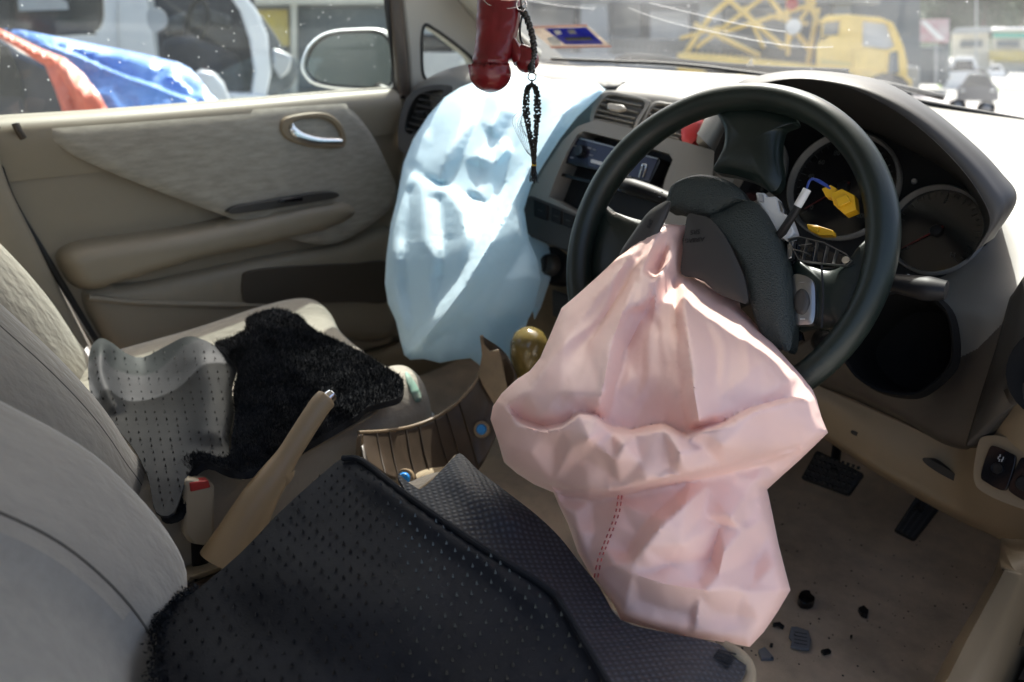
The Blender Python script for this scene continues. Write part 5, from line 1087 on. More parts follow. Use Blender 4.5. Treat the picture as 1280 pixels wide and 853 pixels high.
# torn slot cloth at the dash top
V, F, _ = cloth([(655, 90), (690, 95), (735, 101), (775, 104), (781, 106), (760, 112), (735, 106), (700, 106), (662, 99)], [(655, 90, 1.76), (781, 106, 1.74), (700, 100, 1.74), (735, 104, 1.74)], [], 4, 'd', edge=.006, edgew=6, back=.004)
mesh('airbag_cover_edge', V, F, 'blue_cloth', label='blue strip lying in the open slot on top of the dash', cat='airbag lining')

# ------------------------------------------------------------------ mats on the passenger seat
so_ = [(112, 440), (118, 428), (128, 423), (142, 430), (158, 442), (178, 447), (205, 434), (232, 421), (255, 425), (276, 437), (292, 447), (296, 462), (290, 485), (292, 515), (286, 545), (284, 575), (255, 582), (235, 592), (218, 640), (195, 640), (186, 600), (170, 565), (150, 540), (130, 515), (114, 495), (110, 465)]
sz = [(115, 435, .645), (125, 500, .63), (180, 460, .606), (232, 425, .635), (290, 455, .625), (200, 520, .615), (150, 480, .62), (285, 560, .61), (230, 600, .60), (200, 640, .585), (240, 470, .62), (190, 600, .60)]
def wave_mat(name, out, zc, m, label, th, FL=(), step=5, cat='floor mat', nz=.001):
    V, F, vs = cloth(crom(out, len(out)*3, True), zc, list(FL), step, 'z', edge=.0, back=th, nz=nz, nzs=40)
    return mesh(name, V, F, m, label=label, cat=cat, sharp=60), V[:len(vs)], F, vs
mo_, MV, MF, mvs = wave_mat('floor_mat', so_, sz, 'rubber_light', 'shiny grey mat lying back up with rows of spikes, on the passenger seat', .003, [('ridge', [(128, 425), (128, 470), (150, 520)], .012, 10), ('ridge', [(240, 430), (262, 480), (262, 560)], .010, 26)])
def cones(V, vs, rows_, r, h, name, par, m):
    """little rubber spikes standing on the mat"""
    mb = MB()
    for px, py in rows_:
        k = np.argmin((vs[:, 0]-px)**2+(vs[:, 1]-py)**2)
        if abs(vs[k][0]-px) > 5 or abs(vs[k][1]-py) > 5: continue
        d = ray(px, py); c = CAM+d*((V[k]-CAM)@d/(d@d)); n = len(mb.v)
        mb.v += [tuple(c+np.array([math.cos(t)*r, math.sin(t)*r, -.0006])) for t in (0, 1.57, 3.14, 4.71)]+[tuple(c+np.array([-.0004, 0, h]))]
        mb.f += [[n, n+1, n+4], [n+1, n+2, n+4], [n+2, n+3, n+4], [n+3, n, n+4]]
    return mesh(name, mb.v, mb.f, m, par, smooth=False, kind='stuff')
O_ = np.array(so_, float); pts = []
for i in range(60):
    for j in range(60):
        q = (75+i*12.5+(j*1.6), 415+j*8.4)
        if inpoly([q], O_)[0]: pts.append((q[0]+random.uniform(-.6, .6), q[1]))
cones(MV, mvs, pts, .0015, .0034, 'spikes', mo_, 'gloss_black')
fo_ = [(268, 430), (285, 424), (306, 414), (308, 400), (322, 392), (345, 387), (372, 394), (392, 412), (420, 425), (455, 442), (480, 458), (500, 470), (505, 482), (500, 496), (482, 502), (460, 508), (448, 518), (420, 535), (385, 555), (350, 575), (310, 590), (285, 588), (260, 578), (242, 590), (236, 612), (228, 640), (206, 646), (198, 630), (205, 600), (222, 578), (250, 566), (284, 572), (290, 545), (294, 515), (292, 488), (297, 462), (285, 446)]
fz = [(270, 428, .635), (345, 388, .655), (400, 420, .625), (500, 475, .614), (450, 515, .607), (350, 480, .635), (300, 520, .63), (300, 585, .61), (235, 600, .595), (215, 640, .56), (380, 540, .61), (310, 410, .65)]
fm, FV, FF_, fvs = wave_mat('carpet_mat', fo_, fz, 'fuzzy', 'fluffy black carpet mat folded over the right part of the passenger seat', .010, [('ridge', [(330, 395), (320, 450), (310, 520)], .012, 30)])
def pile(V, F, n, ln, name, par, m, spread=.5, wd=.0007):
    T = np.array([f for f in F if max(f) < len(V)]); A_, B_, C_ = V[T[:, 0]], V[T[:, 1]], V[T[:, 2]]; ar = np.linalg.norm(np.cross(B_-A_, C_-A_), axis=1); p = ar/ar.sum()
    k = RNG.choice(len(T), n, p=p); u, v = RNG.random(n), RNG.random(n); sw = u+v > 1; u[sw], v[sw] = 1-u[sw], 1-v[sw]
    P = A_[k]+u[:, None]*(B_-A_)[k]+v[:, None]*(C_-A_)[k]; d = RNG.normal(0, spread, (n, 3)); d[:, 2] = 1; d /= np.linalg.norm(d, axis=1)[:, None]
    s = RNG.normal(0, 1, (n, 3)); s -= (s*d).sum(1)[:, None]*d; s /= np.linalg.norm(s, axis=1)[:, None]; L = ln*RNG.uniform(.5, 1.2, n)[:, None]
    VV = np.stack([P-s*wd, P+s*wd, P+d*L+RNG.normal(0, ln*.2, (n, 3))], 1).reshape(-1, 3); FF = np.arange(3*n).reshape(-1, 3)
    return mesh(name, VV, FF, m, par, smooth=False, kind='stuff')
pile(FV, FF_, 42000, .0065, 'pile', fm, 'fuzzy')
mesh('mat_hem', *tube(crom([at(px, py, z=.585) for px, py in ((368, 572), (405, 552), (445, 530), (465, 518), (470, 510), (455, 510))], 30), .004, 8, .002), 'tan_edge', fm)
# stains on the front corner of the passenger cushion
def stain(pts, m, z, name):
    P = [at(px, py, z=z) for px, py in crom(pts, 30, True)]; V, F = plate(P, (0, 0, 1), .0008); mesh(name, V, F, m, ps)
# ------------------------------------------------------------------ mats on the driver seat
w2 = [(498, 598), (524, 612), (548, 592), (570, 569), (580, 570), (598, 588), (640, 620), (672, 645), (700, 672), (722, 700), (750, 735), (776, 775), (830, 790), (880, 800), (905, 808), (925, 822), (932, 838), (905, 870), (800, 930), (700, 900), (600, 760)]
wz_ = [(505, 605, .665), (570, 569, .675), (640, 620, .662), (700, 672, .640), (776, 775, .625), (920, 820, .612), (880, 803, .622), (860, 870, .632), (750, 850, .640), (600, 700, .650), (560, 640, .665), (800, 930, .62)]
wm_, WV, WF, wvs = wave_mat('weave_floor_mat', w2, wz_, 'weave_mat', 'blue grey mat with a fine woven back, under the spiked mat on the driver seat', .005, [('ridge', [(560, 578), (600, 620), (660, 660)], .006, 20)], 7)
edg = crom([at(px, py, z=z) for px, py, z in ((905, 809, .612), (922, 818, .612), (934, 832, .606), (936, 850, .60), (925, 870, .60))], 24)
V, F = tube(edg, .006, 10); mesh('mat_hem', V, F, 'tan_edge', wm_)
V, F = tube(crom([at(px, py, z=.662) for px, py in ((524, 613), (548, 594), (570, 570))], 20), .0018, 6); mesh('mat_hem', V, F, 'tan_edge', wm_)
V, F = dome([at(px, py, z=.594) for px, py in crom([(880, 838), (905, 832), (928, 838), (930, 860), (900, 880), (870, 870)], 24, True)], (0, 0, 1), 0, .004, 2); mesh('mat_underside', V, F, 'tan_edge', wm_)
for k in range(26):
    t = k/25; p0 = np.array([898-30*t+0, 812+44*t]); p1 = p0+np.array([22, 6+4*(k % 2)])
    p = at(*(p0+np.array([0, 0])), z=.621); q = at(*p1, z=.617); V, F = tube([p, q], .0008, 5); mesh('hem_stitch', V, F, 'black_plastic', wm_)
m1 = [(196, 790), (205, 768), (222, 752), (243, 740), (300, 692), (350, 640), (400, 595), (428, 573), (450, 572), (470, 588), (500, 612), (540, 642), (590, 675), (640, 705), (680, 732), (705, 760), (735, 805), (765, 860), (790, 930), (500, 1000), (220, 950), (198, 860)]
z1 = [(200, 790, .640), (243, 738, .645), (350, 640, .672), (430, 573, .690), (500, 612, .690), (640, 705, .678), (705, 760, .670), (765, 860, .655), (450, 720, .672), (350, 850, .655), (220, 950, .630), (500, 1000, .64)]
sm_, SV, SF, svs = wave_mat('spiked_floor_mat', m1, z1, 'rubber_mat', 'large black floor mat lying back up with small spikes, in front on the driver seat', .006, [('ridge', [(430, 573), (520, 640), (620, 710), (700, 780)], .006, 14), ('ridge', [(260, 760), (420, 850), (560, 900)], -.006, 50), ('ridge', [(300, 700), (420, 740), (560, 780)], .005, 45)], 8)
O1 = np.array(m1, float); pts = []; a0 = at(430, 580, z=.67)
for i in range(-60, 60):
    for j in range(-60, 60):
        p = a0+np.array([.8, -.6, 0])*i*.0125+np.array([.6, .8, 0])*(j*.0125+(i % 2)*.006)
        d = p-CAM; zc = d@FW
        if zc < .1: continue
        q = (640+FPX*(d@RT)/zc, 426.5-FPX*(d@UP)/zc)
        if inpoly([q], O1)[0]: pts.append(q)
cones(SV, svs, pts, .0019, .0034, 'spikes', sm_, 'gloss_black')
V, F = tube(crom([at(px, py, z=z+.002) for px, py, z in ((428, 573, .692), (452, 576, .694), (500, 613, .692), (590, 676, .686), (680, 733, .675), (706, 762, .672), (765, 862, .657))], 60), .0032, 8); mesh('mat_hem', V, F, 'rubber_mat', sm_)
edgeP = crom([at(px, py, z=.640) for px, py in ((243, 740), (222, 754), (206, 770), (198, 790), (198, 860), (210, 920))], 60)
mb = MB()
for k in range(3500):
    p = edgeP[random.randrange(60)]+np.array([random.gauss(0, .004), random.gauss(0, .004), random.gauss(0, .003)]); d = RNG.normal(0, 1, 3); d[2] = abs(d[2]); d /= np.linalg.norm(d)
    s = RNG.normal(0, .0005, 3); mb.add([p-s, p+s, p+d*.0035], [(0, 1, 2)])
mesh('mat_fringe', mb.v, mb.f, 'fuzzy', sm_, smooth=False, kind='stuff')

# ------------------------------------------------------------------ hanging ornament
HX = 0.0; GD = 1.05
def G(px, py, off=0): return at(px, py, d=GD-off)
og = thing('hanging_boxing_glove', G(625, 110), 'small dark red boxing glove hanging on a ring from the rear view mirror', 'boxing glove')
def bodyof(secs, m, name, par, n=28, caps=True):
    V = []; 
    for cx, cy, rx, rz in secs:
        for t in np.linspace(0, 2*np.pi, n, endpoint=False): V.append(G(cx, cy)+RT*math.cos(t)*rx/FPX*GD-FW*math.sin(t)*rz/FPX*GD)
    F = gridf(len(secs), n, False, True)+[list(range(n)), list(range((len(secs)-1)*n, len(secs)*n))]; return mesh(name, V, F, m, par)
def secs(L, k=40): return crom(np.array(L, float), k)
S_ = secs([(625, -20, 27, 18), (624, 0, 27.5, 19), (623.5, 12, 27.5, 20), (622, 30, 27, 21), (620, 50, 25.5, 21), (616.5, 68, 25, 22), (613.5, 77, 24, 22), (612.5, 83, 26, 24), (612.5, 92, 26.5, 25), (613, 101, 24, 23), (613, 108, 18, 18), (613, 113, 9, 9), (613, 114, 1, 1)], 70)
gb = bodyof(S_, 'red_leather', 'glove_body', og, 48)
for v in gb.data.vertices:                                    # gathers in the leather above the fist and along the laces
    w_ = v.co+gb.location; dd = np.array(w_)+ORG[gb]-CAM; zc = dd@FW; x_ = 640+FPX*(dd@RT)/zc; y_ = 426.5-FPX*(dd@UP)/zc
    h = .0030*math.exp(-((y_-80)/5)**2)*math.sin(x_*1.15)-.0028*math.exp(-((y_-78)/2.2)**2)+.0012*noise.noise(Vector((x_/11, y_/9, 1)))
    h -= .002*math.exp(-((x_-(622-(y_-20)*.02))/2.0)**2)*(1 if 5 < y_ < 42 else 0)
    v.co += Vector(tuple(-FW*h))+Vector(tuple(RT*h*.6*(1 if x_ > 614 else -1)))
th = bodyof(secs([(652, 56, 3, 3), (655, 60, 9, 9), (658, 66, 13, 13), (659, 74, 15, 14), (659, 82, 13.5, 14), (658, 88, 8, 9), (657, 91, 1, 1)], 36), 'red_leather', 'glove_thumb', og, 32)
bodyof(secs([(636, 44, 5, 8), (642, 56, 8, 11), (647, 70, 9, 13), (649, 80, 7, 10)], 20), 'red_leather', 'thumb_web', og)
bodyof(secs([(628, -20, 19, 14), (630, -8, 21, 16), (632, 0, 21, 21), (632, 5, 18, 22), (631, 9, 10, 22)], 20), 'pink_cloth', 'glove_cuff', og)
c = G(641, 0, .02); a = np.linspace(0, 2*np.pi, 40, endpoint=False)
for rx, ry, cx, cy in ((27, 12, 632, -3), (6, 6, 652, 6)):
    V, F = tube(G(cx, cy, .022)+(np.cos(a)[:, None]*RT*rx+np.sin(a)[:, None]*(UP*ry-FW*4))/FPX*GD, .0009, 8, closed=True); mesh('key_ring', V, F, 'chrome', og)
V, F = tube([G(652, 12, .02), G(650, -10, .02), G(645, -60), G(640, -140)], .0012, 6); mesh('cord', V, F, 'black_bead', og)
bd = thing('bead_string', G(668, 100), 'black bead string and tassel hanging beside the red boxing glove', 'bead string')
L = crom([(651, 12), (657, 20), (662, 34), (666, 50), (667, 66), (664, 80), (664, 88)], 24)
for k, p in enumerate(L):
    V, F = lathe([(.0, .0032), (.0035, .003), (.0048, 0), (.0035, -.003), (0, -.0032)], G(p[0]+.8*(k % 2), p[1], .01), UP+RT*.2, 10); mesh('bead', V, F, 'black_bead', bd)
V, F = tube(crom([G(653, 18), G(650, 34), G(651, 50), G(657, 60), G(661, 72)], 24), .0016, 6); mesh('cord', V, F, 'black_bead', bd)
V, F = tube(G(665, 96, .01)+(np.cos(a)[:, None]*RT*5+np.sin(a)[:, None]*UP*5)/FPX*GD, .0008, 8, closed=True); mesh('ring', V, F, 'black_bead', bd)
V, F = tube([G(665, 100, .01), G(664.5, 108, .01)], .0014, 6); mesh('link', V, F, 'black_bead', bd)
mb = MB(); rnd = random.Random(3)
for s_ in range(26):                                          # strands of tiny beads looping down to the yellow band
    sg = -1 if s_ % 2 else 1; w0 = rnd.uniform(3, 9)*sg; path = crom([(664.5, 106), (664.5+w0*.9, 113), (664.5+w0*1.15+rnd.uniform(-1, 1), 140), (666+w0*.6+rnd.uniform(-1.5, 1.5), 168), (667+w0*.28, 190), (667.5+w0*.15, 205)], 34)
    o_ = rnd.uniform(-.006, .008)
    for k, p in enumerate(path):
        if rnd.random() < .12: continue
        p = p+np.array([0, rnd.uniform(-1.6, 1.6)])
        c_ = G(p[0]+rnd.uniform(-.4, .4), p[1], .01+o_); mb.add(*boxv(c_, (.0019, .0019, .0024)))
mesh('tassel_beads', mb.v, mb.f, 'black_bead', bd, kind='stuff')
mb = MB()
for s_ in range(34):
    x0 = 667+rnd.uniform(-3, 3); V, F = tube(crom([G(x0*.4+667.5*.6, 200, .01), G(x0, 212, .01), G(x0+rnd.uniform(-5, 5), 222+rnd.uniform(0, 8), .01+rnd.uniform(-.004, .004))], 6), .0005, 3); mb.add(V, F)
for s_ in range(9):
    V, F = tube(crom([G(662, 112+6*s_, .01), G(656-s_, 135+3*s_, .01), G(640+3.4*s_, 150+4*s_, .01), G(655+1.2*s_, 185+1*s_, .01), G(664, 196, .01)], 14), .00022, 3); mb.add(V, F)
mesh('tassel_threads', mb.v, mb.f, 'black_bead', bd, kind='stuff')
V, F = tube([G(667.3, 202, .01), G(667.6, 208, .01)], .0032, 14); mesh('yellow_band', V, F, 'gold', bd)

# ------------------------------------------------------------------ outside
GZ = -.15
mesh('ground', [(-200, -120, GZ), (200, -120, GZ), (200, 300, GZ), (-200, 300, GZ)], [(0, 1, 2, 3)], 'asphalt', kind='structure', smooth=False)
class Fr:
    """an upright frame standing at a distance: x to the right, z up, y away"""
    def __init__(s, px, py, D, turn=0):
        s.o = at(px, py, d=D); h = np.array([s.o[0]-CAM[0], s.o[1]-CAM[1], 0]); h /= np.linalg.norm(h); c_, s_ = math.cos(turn), math.sin(turn); h = np.array([h[0]*c_-h[1]*s_, h[0]*s_+h[1]*c_, 0])
        s.y = h; s.x = np.array([h[1], -h[0], 0]); s.z = np.array([0, 0, 1.])
    def __call__(s, px, py, off=0): return atp(px, py, s.o+s.y*off, -s.y)
    def ext(s, name, pts, th, m, par, off=0, bevel=.02, holes=(), sm=False, **k):
        P = crom(pts, len(pts)*5, True) if sm else pts
        V, F = plate([s(*p, off) for p in P], -s.y, th, [[s(*p, off) for p in h] for h in holes]); return mesh(name, V, F, m, par, bevel=bevel, **k)
    def base(s, px): v = s(px, 40); return (v[0], v[1], GZ)
    def wheel(s, px, off, r, par, name='wheel'):
        c = s(px, 100, off); c[2] = GZ+r; V, F = lathe([(.0, .0), (r*.6, .0), (r*.62, .02), (r*.95, .02), (r, -.02), (r, -.18), (r*.9, -.2)], c, -s.y, 28); w_ = mesh(name, V, F, 'tyre', par)
        V, F = lathe([(0, .03), (r*.2, .035), (r*.55, .02), (r*.58, .0)], c, -s.y, 20); mesh('rim', V, F, 'satin_metal', w_)
# white van beyond the left window
f = Fr(60, 40, 6.8); van = thing('white_van', f.base(90), 'white van with dark rear side window, parked behind the blue tarp', 'van')
f.ext('body', [(-500, -150), (160, -190), (172, -60), (184, 0), (195, 70), (203, 130), (200, 330), (-500, 330)], 1.7, 'white_paint', van, 0, .03, [crom([(-120, -110), (100, -115), (124, -90), (130, 0), (129, 28), (120, 41), (100, 45), (-120, 41)], 60, True)])
f.ext('window', crom([(-119, -108), (99, -113), (123, -90), (129, 0), (128, 28), (119, 40), (100, 44), (-119, 40)], 40, True), .02, 'dark_glass', van, .03, 0)
f.ext('window_frame', [(10, -110), (16, -110), (18, 44), (12, 44)], .02, 'seal', van, .01, 0)
V, F = tube([f(147, 2, -.01), f(147, 30, -.01), f(150, 90, -.01)], .006, 6); mesh('panel_seam', V, F, 'silver_paint', van)
f.wheel(-150, .1, .33, van)
f.ext('seat_seen_through_window', [(22, 0), (60, -8), (84, 2), (86, 12), (24, 14)], .02, 'silver_paint', van, .027, 0)
# wrecked silver car with open side
f = Fr(280, 60, 5.6); wr_ = thing('wrecked_car', f.base(270), 'wrecked silver car with missing door and crushed front, its dark cabin open', 'car')
f.ext('cabin', [(184, -90), (300, -90), (318, 0), (322, 60), (325, 126), (320, 300), (190, 300), (204, 130)], .9, 'dark_inside', wr_, .35)
f.ext('roof_pillar', [(250, -60), (268, -30), (284, -10), (300, 14), (312, 50), (318, 90), (312, 130), (330, 135), (340, 90), (335, 44), (322, 14), (300, -14), (280, -50)], .12, 'white_paint', wr_, 0, .02)
f.ext('crushed_front', [(312, 20), (326, 18), (338, 34), (350, 52), (356, 66), (370, 72), (374, 92), (364, 110), (345, 120), (325, 126), (318, 100), (322, 60)], .7, 'grime', wr_, .05, .02)
f.ext('wing', [(340, 60), (356, 66), (366, 72), (362, 90), (350, 100), (342, 84)], .2, 'silver_paint', wr_, -.02, .02)
f.ext('dashboard', [(205, 24), (225, 16), (262, 10), (290, 22), (288, 36), (262, 30), (232, 40), (206, 44)], .3, 'grime', wr_, .3, .02)
V, F = tube(f(246, 28, .2)+(np.cos(a)[:, None]*np.array([.6, .2, .1])+np.sin(a)[:, None]*np.array([0, .25, .97]))*.15, .018, 10, closed=True); mesh('steering_wheel', V, F, 'black_plastic', wr_)
f.ext('seat', [(200, 50), (240, 44), (300, 70), (310, 120), (210, 126)], .3, 'dark_inside', wr_, .1, .05)
f.ext('wing_mirror', [(184, 14), (196, 10), (207, 18), (208, 32), (196, 40), (186, 34)], .08, 'silver_paint', wr_, -.05, .02, sm=True)
f.ext('sill', [(205, 112), (322, 118), (345, 122), (345, 150), (200, 150)], .5, 'white_paint', wr_, -.03, .02)
P_ = [(238, 98), (250, 88), (268, 92), (280, 106), (288, 126), (288, 170), (276, 170), (268, 128), (256, 110), (246, 104)]
f.ext('wheel_arch', P_, .3, 'white_paint', wr_, -.5, .02); f.wheel(258, -.4, .32, wr_); f.wheel(345, .1, .32, wr_)
# dark car under blue and orange tarps
f = Fr(120, 90, 3.7); tc_ = thing('dark_blue_car', f.base(60), 'dark blue car partly covered, right outside the passenger window', 'car')
f.ext('body', [(-400, 60), (-100, 30), (0, 45), (30, 66), (100, 96), (180, 108), (250, 128), (262, 170), (262, 330), (-400, 330)], 1.5, 'navy_paint', tc_, .12, .05)
f.ext('side_window', [(-200, 60), (-60, 44), (0, 52), (14, 66), (26, 100), (30, 120), (-200, 122)], .02, 'dark_glass', tc_, .09, .004)
V, F = tube([f(8, 58, .08), f(24, 90, .08), f(34, 140, .08)], .006, 6); mesh('door_seam', V, F, 'seal', tc_)
f.wheel(-120, 0, .31, tc_); f.wheel(190, 0, .31, tc_)
def tarp(name, out, base, FL, m, label):
    V, F, _ = cloth(out, base, FL, 5, 'd', edge=.02, edgew=12, back=.03, nz=.02, nzs=22); mesh(name, V, F, m, label=label, cat='tarp')
tarp('blue_tarp', [(4, 36), (30, 38), (70, 46), (130, 58), (180, 68), (222, 78), (238, 86), (250, 100), (262, 116), (274, 128), (276, 142), (200, 165), (120, 180), (120, 140), (100, 110), (70, 70), (30, 48)],
     [(4, 36, 3.5), (276, 135, 3.35), (120, 175, 3.4), (130, 60, 3.6), (70, 70, 3.45), (230, 85, 3.5), (180, 120, 3.35)],
     [('step', [(50, 52), (100, 70), (150, 92), (190, 106), (215, 116), (250, 128)], .05, 9), ('ridge', [(60, 56), (120, 66), (190, 84), (240, 100)], .05, 9), ('crease', [(190, 84), (225, 98), (250, 124)], -.05, 8), ('ridge', [(205, 90), (232, 108), (262, 130)], .03, 5)], 'blue_tarp', 'blue tarpaulin spread over the bonnet of the dark blue car')
tarp('orange_tarp', [(-40, 22), (0, 36), (28, 50), (54, 62), (80, 72), (104, 92), (124, 118), (138, 142), (142, 170), (90, 175), (78, 140), (68, 110), (56, 82), (30, 66), (0, 48), (-40, 36)],
     [(-40, 26, 3.45), (0, 42, 3.42), (60, 70, 3.36), (138, 142, 3.28), (80, 142, 3.28), (110, 170, 3.28), (100, 95, 3.33)],
     [('ridge', [(0, 42), (50, 66), (80, 90), (104, 130)], .035, 9), ('crease', [(60, 72), (84, 110), (96, 150)], -.03, 7)], 'orange_tarp', 'orange red cloth laid beside the blue tarpaulin')
# building behind on the left
f = Fr(360, 30, 14); bd_ = thing('workshop_building', f.base(380), 'grey workshop wall with yellow panel, seen above the door mirror', 'building')
f.ext('wall', [(150, -300), (620, -300), (620, 120), (150, 120)], 4, 'concrete', bd_, .3, 0)
f.ext('sign_panel', [(314, 12), (360, 12), (362, 58), (318, 58)], .05, 'yellow_sign', bd_, .2, .01)
f.ext('shutter', [(372, 10), (560, 10), (560, 112), (372, 112)], .05, 'dark_wall', bd_, .22, .01)
f.ext('column', [(362, -300), (370, -300), (372, 118), (364, 118)], .3, 'cream_wall', bd_, -.1, .01)
f.ext('fascia', [(300, -60), (620, -60), (620, 4), (300, 6)], .3, 'cream_wall', bd_, -.15, .01)
f.ext('door', [(318, 58), (358, 58), (358, 100), (318, 100)], .05, 'dark_wall', bd_, .2, .01)
# blurred parked cars seen through the small quarter window
def car(name, f, x0, x1, yt, yb, m, label, cat='car', group=None):
    w_ = x1-x0; h_ = yb-yt; t = thing(name, f.base((x0+x1)/2), label, cat, group)
    X = lambda u: x0+w_*u; Y = lambda v: yt+h_*v
    f.ext('body', crom([(X(0), Y(.55)), (X(.05), Y(.42)), (X(.2), Y(.40)), (X(.8), Y(.40)), (X(.95), Y(.45)), (X(1), Y(.6)), (X(1), Y(.85)), (X(.9), Y(.9)), (X(.1), Y(.9)), (X(0), Y(.85))], 60, True), 1.6, m, t, 0, .05)
    f.ext('cabin', crom([(X(.16), Y(.42)), (X(.24), Y(.06)), (X(.32), Y(0)), (X(.68), Y(0)), (X(.76), Y(.06)), (X(.84), Y(.42))], 50, True), 1.3, m, t, .15, .05)
    f.ext('windscreen', [(X(.23), Y(.38)), (X(.29), Y(.09)), (X(.71), Y(.09)), (X(.77), Y(.38))], .02, 'dark_glass', t, .12, 0)
    for u in (.14, .86):
        f.wheel(X(u), .05, abs(np.linalg.norm(f(X(0), Y(.9))-f(X(0), Y(.6)))), t)
    for u in (.08, .8):
        f.ext('headlight', [(X(u), Y(.50)), (X(u+.12), Y(.50)), (X(u+.12), Y(.58)), (X(u), Y(.58))], .05, 'white_plastic', t, -.03, .01)
    return t
car('parked_car', Fr(560, 70, 8), 470, 600, 36, 112, 'silver_paint', 'blurred silver car seen through the small quarter window')
# grey hall behind the windscreen, with columns and a low mesh fence
f = Fr(820, 30, 15, -.1); hl = thing('grey_hall', f.base(800), 'large grey workshop hall with pale columns behind the windscreen', 'building')
f.ext('wall', [(560, -300), (1150, -300), (1150, 120), (560, 110)], 4, 'dark_wall', hl, 1.2, 0)
for x0, x1 in ((724, 758), (872, 900), (1040, 1062), (640, 655)): f.ext('column', [(x0, -300), (x1, -300), (x1+2, 80), (x0+2, 80)], .4, 'concrete', hl, 0, .02)
f.ext('lintel', [(560, -40), (1100, -40), (1100, 5), (560, 0)], .4, 'concrete', hl, -.1, .02)
for x0, y0, x1, y1, m in ((660, 10, 716, 70, 'concrete'), (764, 4, 800, 46, 'concrete'), (812, 14, 862, 50, 'silver_paint'), (905, 10, 1000, 60, 'concrete')): f.ext('bay_panel', [(x0, y0), (x1, y0), (x1, y1), (x0, y1)], .2, m, hl, .9, .02)
f.ext('plinth', [(560, 62), (1150, 84), (1150, 120), (560, 110)], 1.2, 'concrete', hl, -.6, .02)
fe = thing('mesh_fence', f.base(870), 'low dark mesh fence in front of the grey hall', 'fence')
for k in range(36): x = 764+k*7.2; V, F = tube([f(x, 48+k*.45, -.8), f(x+3, 62+k*.5, -.8)], .012, 4); mesh('bar', V, F, 'dark_wall', fe)
for k in range(36): x = 767+k*7.2; V, F = tube([f(x+3, 48+k*.45, -.82), f(x-2, 62+k*.5, -.82)], .012, 4); mesh('bar', V, F, 'dark_wall', fe)
V, F = tube([f(760, 47, -.8), f(1025, 64, -.8)], .02, 6); mesh('rail', V, F, 'dark_wall', fe); V, F = tube([f(760, 62, -.8), f(1025, 80, -.8)], .02, 6); mesh('rail', V, F, 'dark_wall', fe)
# yellow breakdown truck with its crane
f = Fr(1050, 60, 13); tk = thing('breakdown_truck', f.base(1050), 'yellow breakdown truck with lattice crane, seen through the dusty windscreen', 'truck')
f.ext('cab', [(1026, 24), (1034, 19), (1060, 18), (1100, 22), (1116, 28), (1124, 44), (1130, 60), (1134, 78), (1134, 99), (1020, 97), (1020, 60), (1026, 46)], 1.7, 'yellow_paint', tk, 0, .04, [[(1030, 28), (1050, 26), (1048, 44), (1028, 44)], [(1078, 26), (1108, 30), (1118, 58), (1110, 62), (1078, 58)]])
f.ext('side_window', [(1028, 26), (1052, 24), (1050, 46), (1026, 46)], .02, 'concrete', tk, .1, 0)
f.ext('side_window', [(1076, 24), (1112, 28), (1120, 62), (1076, 60)], .02, 'silver_paint', tk, .1, 0)
f.ext('door_panel', [(1066, 62), (1108, 64), (1108, 88), (1066, 88)], .04, 'yellow_paint', tk, -.03, .01)
f.ext('dark_front', [(1112, 66), (1122, 64), (1124, 92), (1110, 92)], .05, 'dark_wall', tk, -.02, .01)
f.ext('flatbed', [(846, 66), (900, 70), (1020, 82), (1140, 98), (1140, 130), (846, 120)], 1.7, 'yellow_paint', tk, .05, .04)
f.ext('bed_stripe', [(1026, 74), (1064, 78), (1064, 84), (1026, 80)], .03, 'yellow_sign', tk, -.02, .005)
for p, q, r in (((852, 74), (888, 20), .05), ((888, 20), (935, -20), .05), ((870, 60), (960, -8), .04), ((868, 30), (950, 70), .045), ((900, -10), (980, 60), .045), ((940, -30), (1012, 62), .045), ((1010, 80), (1022, 10), .05), ((980, 60), (1022, -10), .04), ((905, 40), (1020, 4), .04), ((985, -30), (985, 70), .04), ((960, 20), (1010, 30), .035), ((850, 48), (900, 34), .035), ((1000, -20), (1024, 30), .05), ((930, 8), (955, 60), .035)):
    V, F = tube([f(*p, .5), f(*q, .5)], r, 6); mesh('crane_beam', V, F, 'yellow_paint', tk)
V, F = lathe([(0, .1), (.09, .1), (.1, 0)], f(990, 5, .3), -f.y, 16); mesh('crane_pulley', V, F, 'red_plastic', tk)
V, F = lathe([(0, .1), (.12, .1), (.13, 0)], f(992, 34, .3), -f.y, 16); mesh('crane_pulley', V, F, 'white_plastic', tk)
for x in (1050, 1110, 900): f.wheel(x, -.05, .40, tk)
# right: red and white banner, dark shed, far buildings, road, cars
f = Fr(1160, 60, 20); bn_ = thing('banner', f.base(1165), 'faded red and white banner on the shed behind the truck', 'banner')
f.ext('cloth', [(1144, 25), (1186, 24), (1186, 54), (1142, 52)], .05, 'pink_sign', bn_, 0, .01); f.ext('stripe', [(1150, 27), (1158, 27), (1182, 50), (1172, 50)], .02, 'print_white', bn_, -.03, 0)
V, F = tube([f(1146, 24, .05), f(1146, 100, .05)], .05, 8); mesh('pole', V, F, 'dark_wall', bn_); V, F = tube([f(1184, 24, .05), f(1184, 100, .05)], .05, 8); mesh('pole', V, F, 'dark_wall', bn_)
f = Fr(1160, 60, 22); sh = thing('dark_shed', f.base(1160), 'dark open shed under the red and white banner', 'shed')
f.ext('wall', [(1110, -40), (1146, -40), (1150, 60), (1182, 58), (1184, 106), (1110, 106)], 2, 'dark_wall', sh, 0, .02); f.ext('roof', [(1100, -50), (1150, -50), (1146, -38), (1100, -38)], 3, 'concrete', sh, -.5, .02)
f.ext('post', [(1168, 56), (1172, 56), (1172, 104), (1168, 104)], .2, 'concrete', sh, -.3, .02)
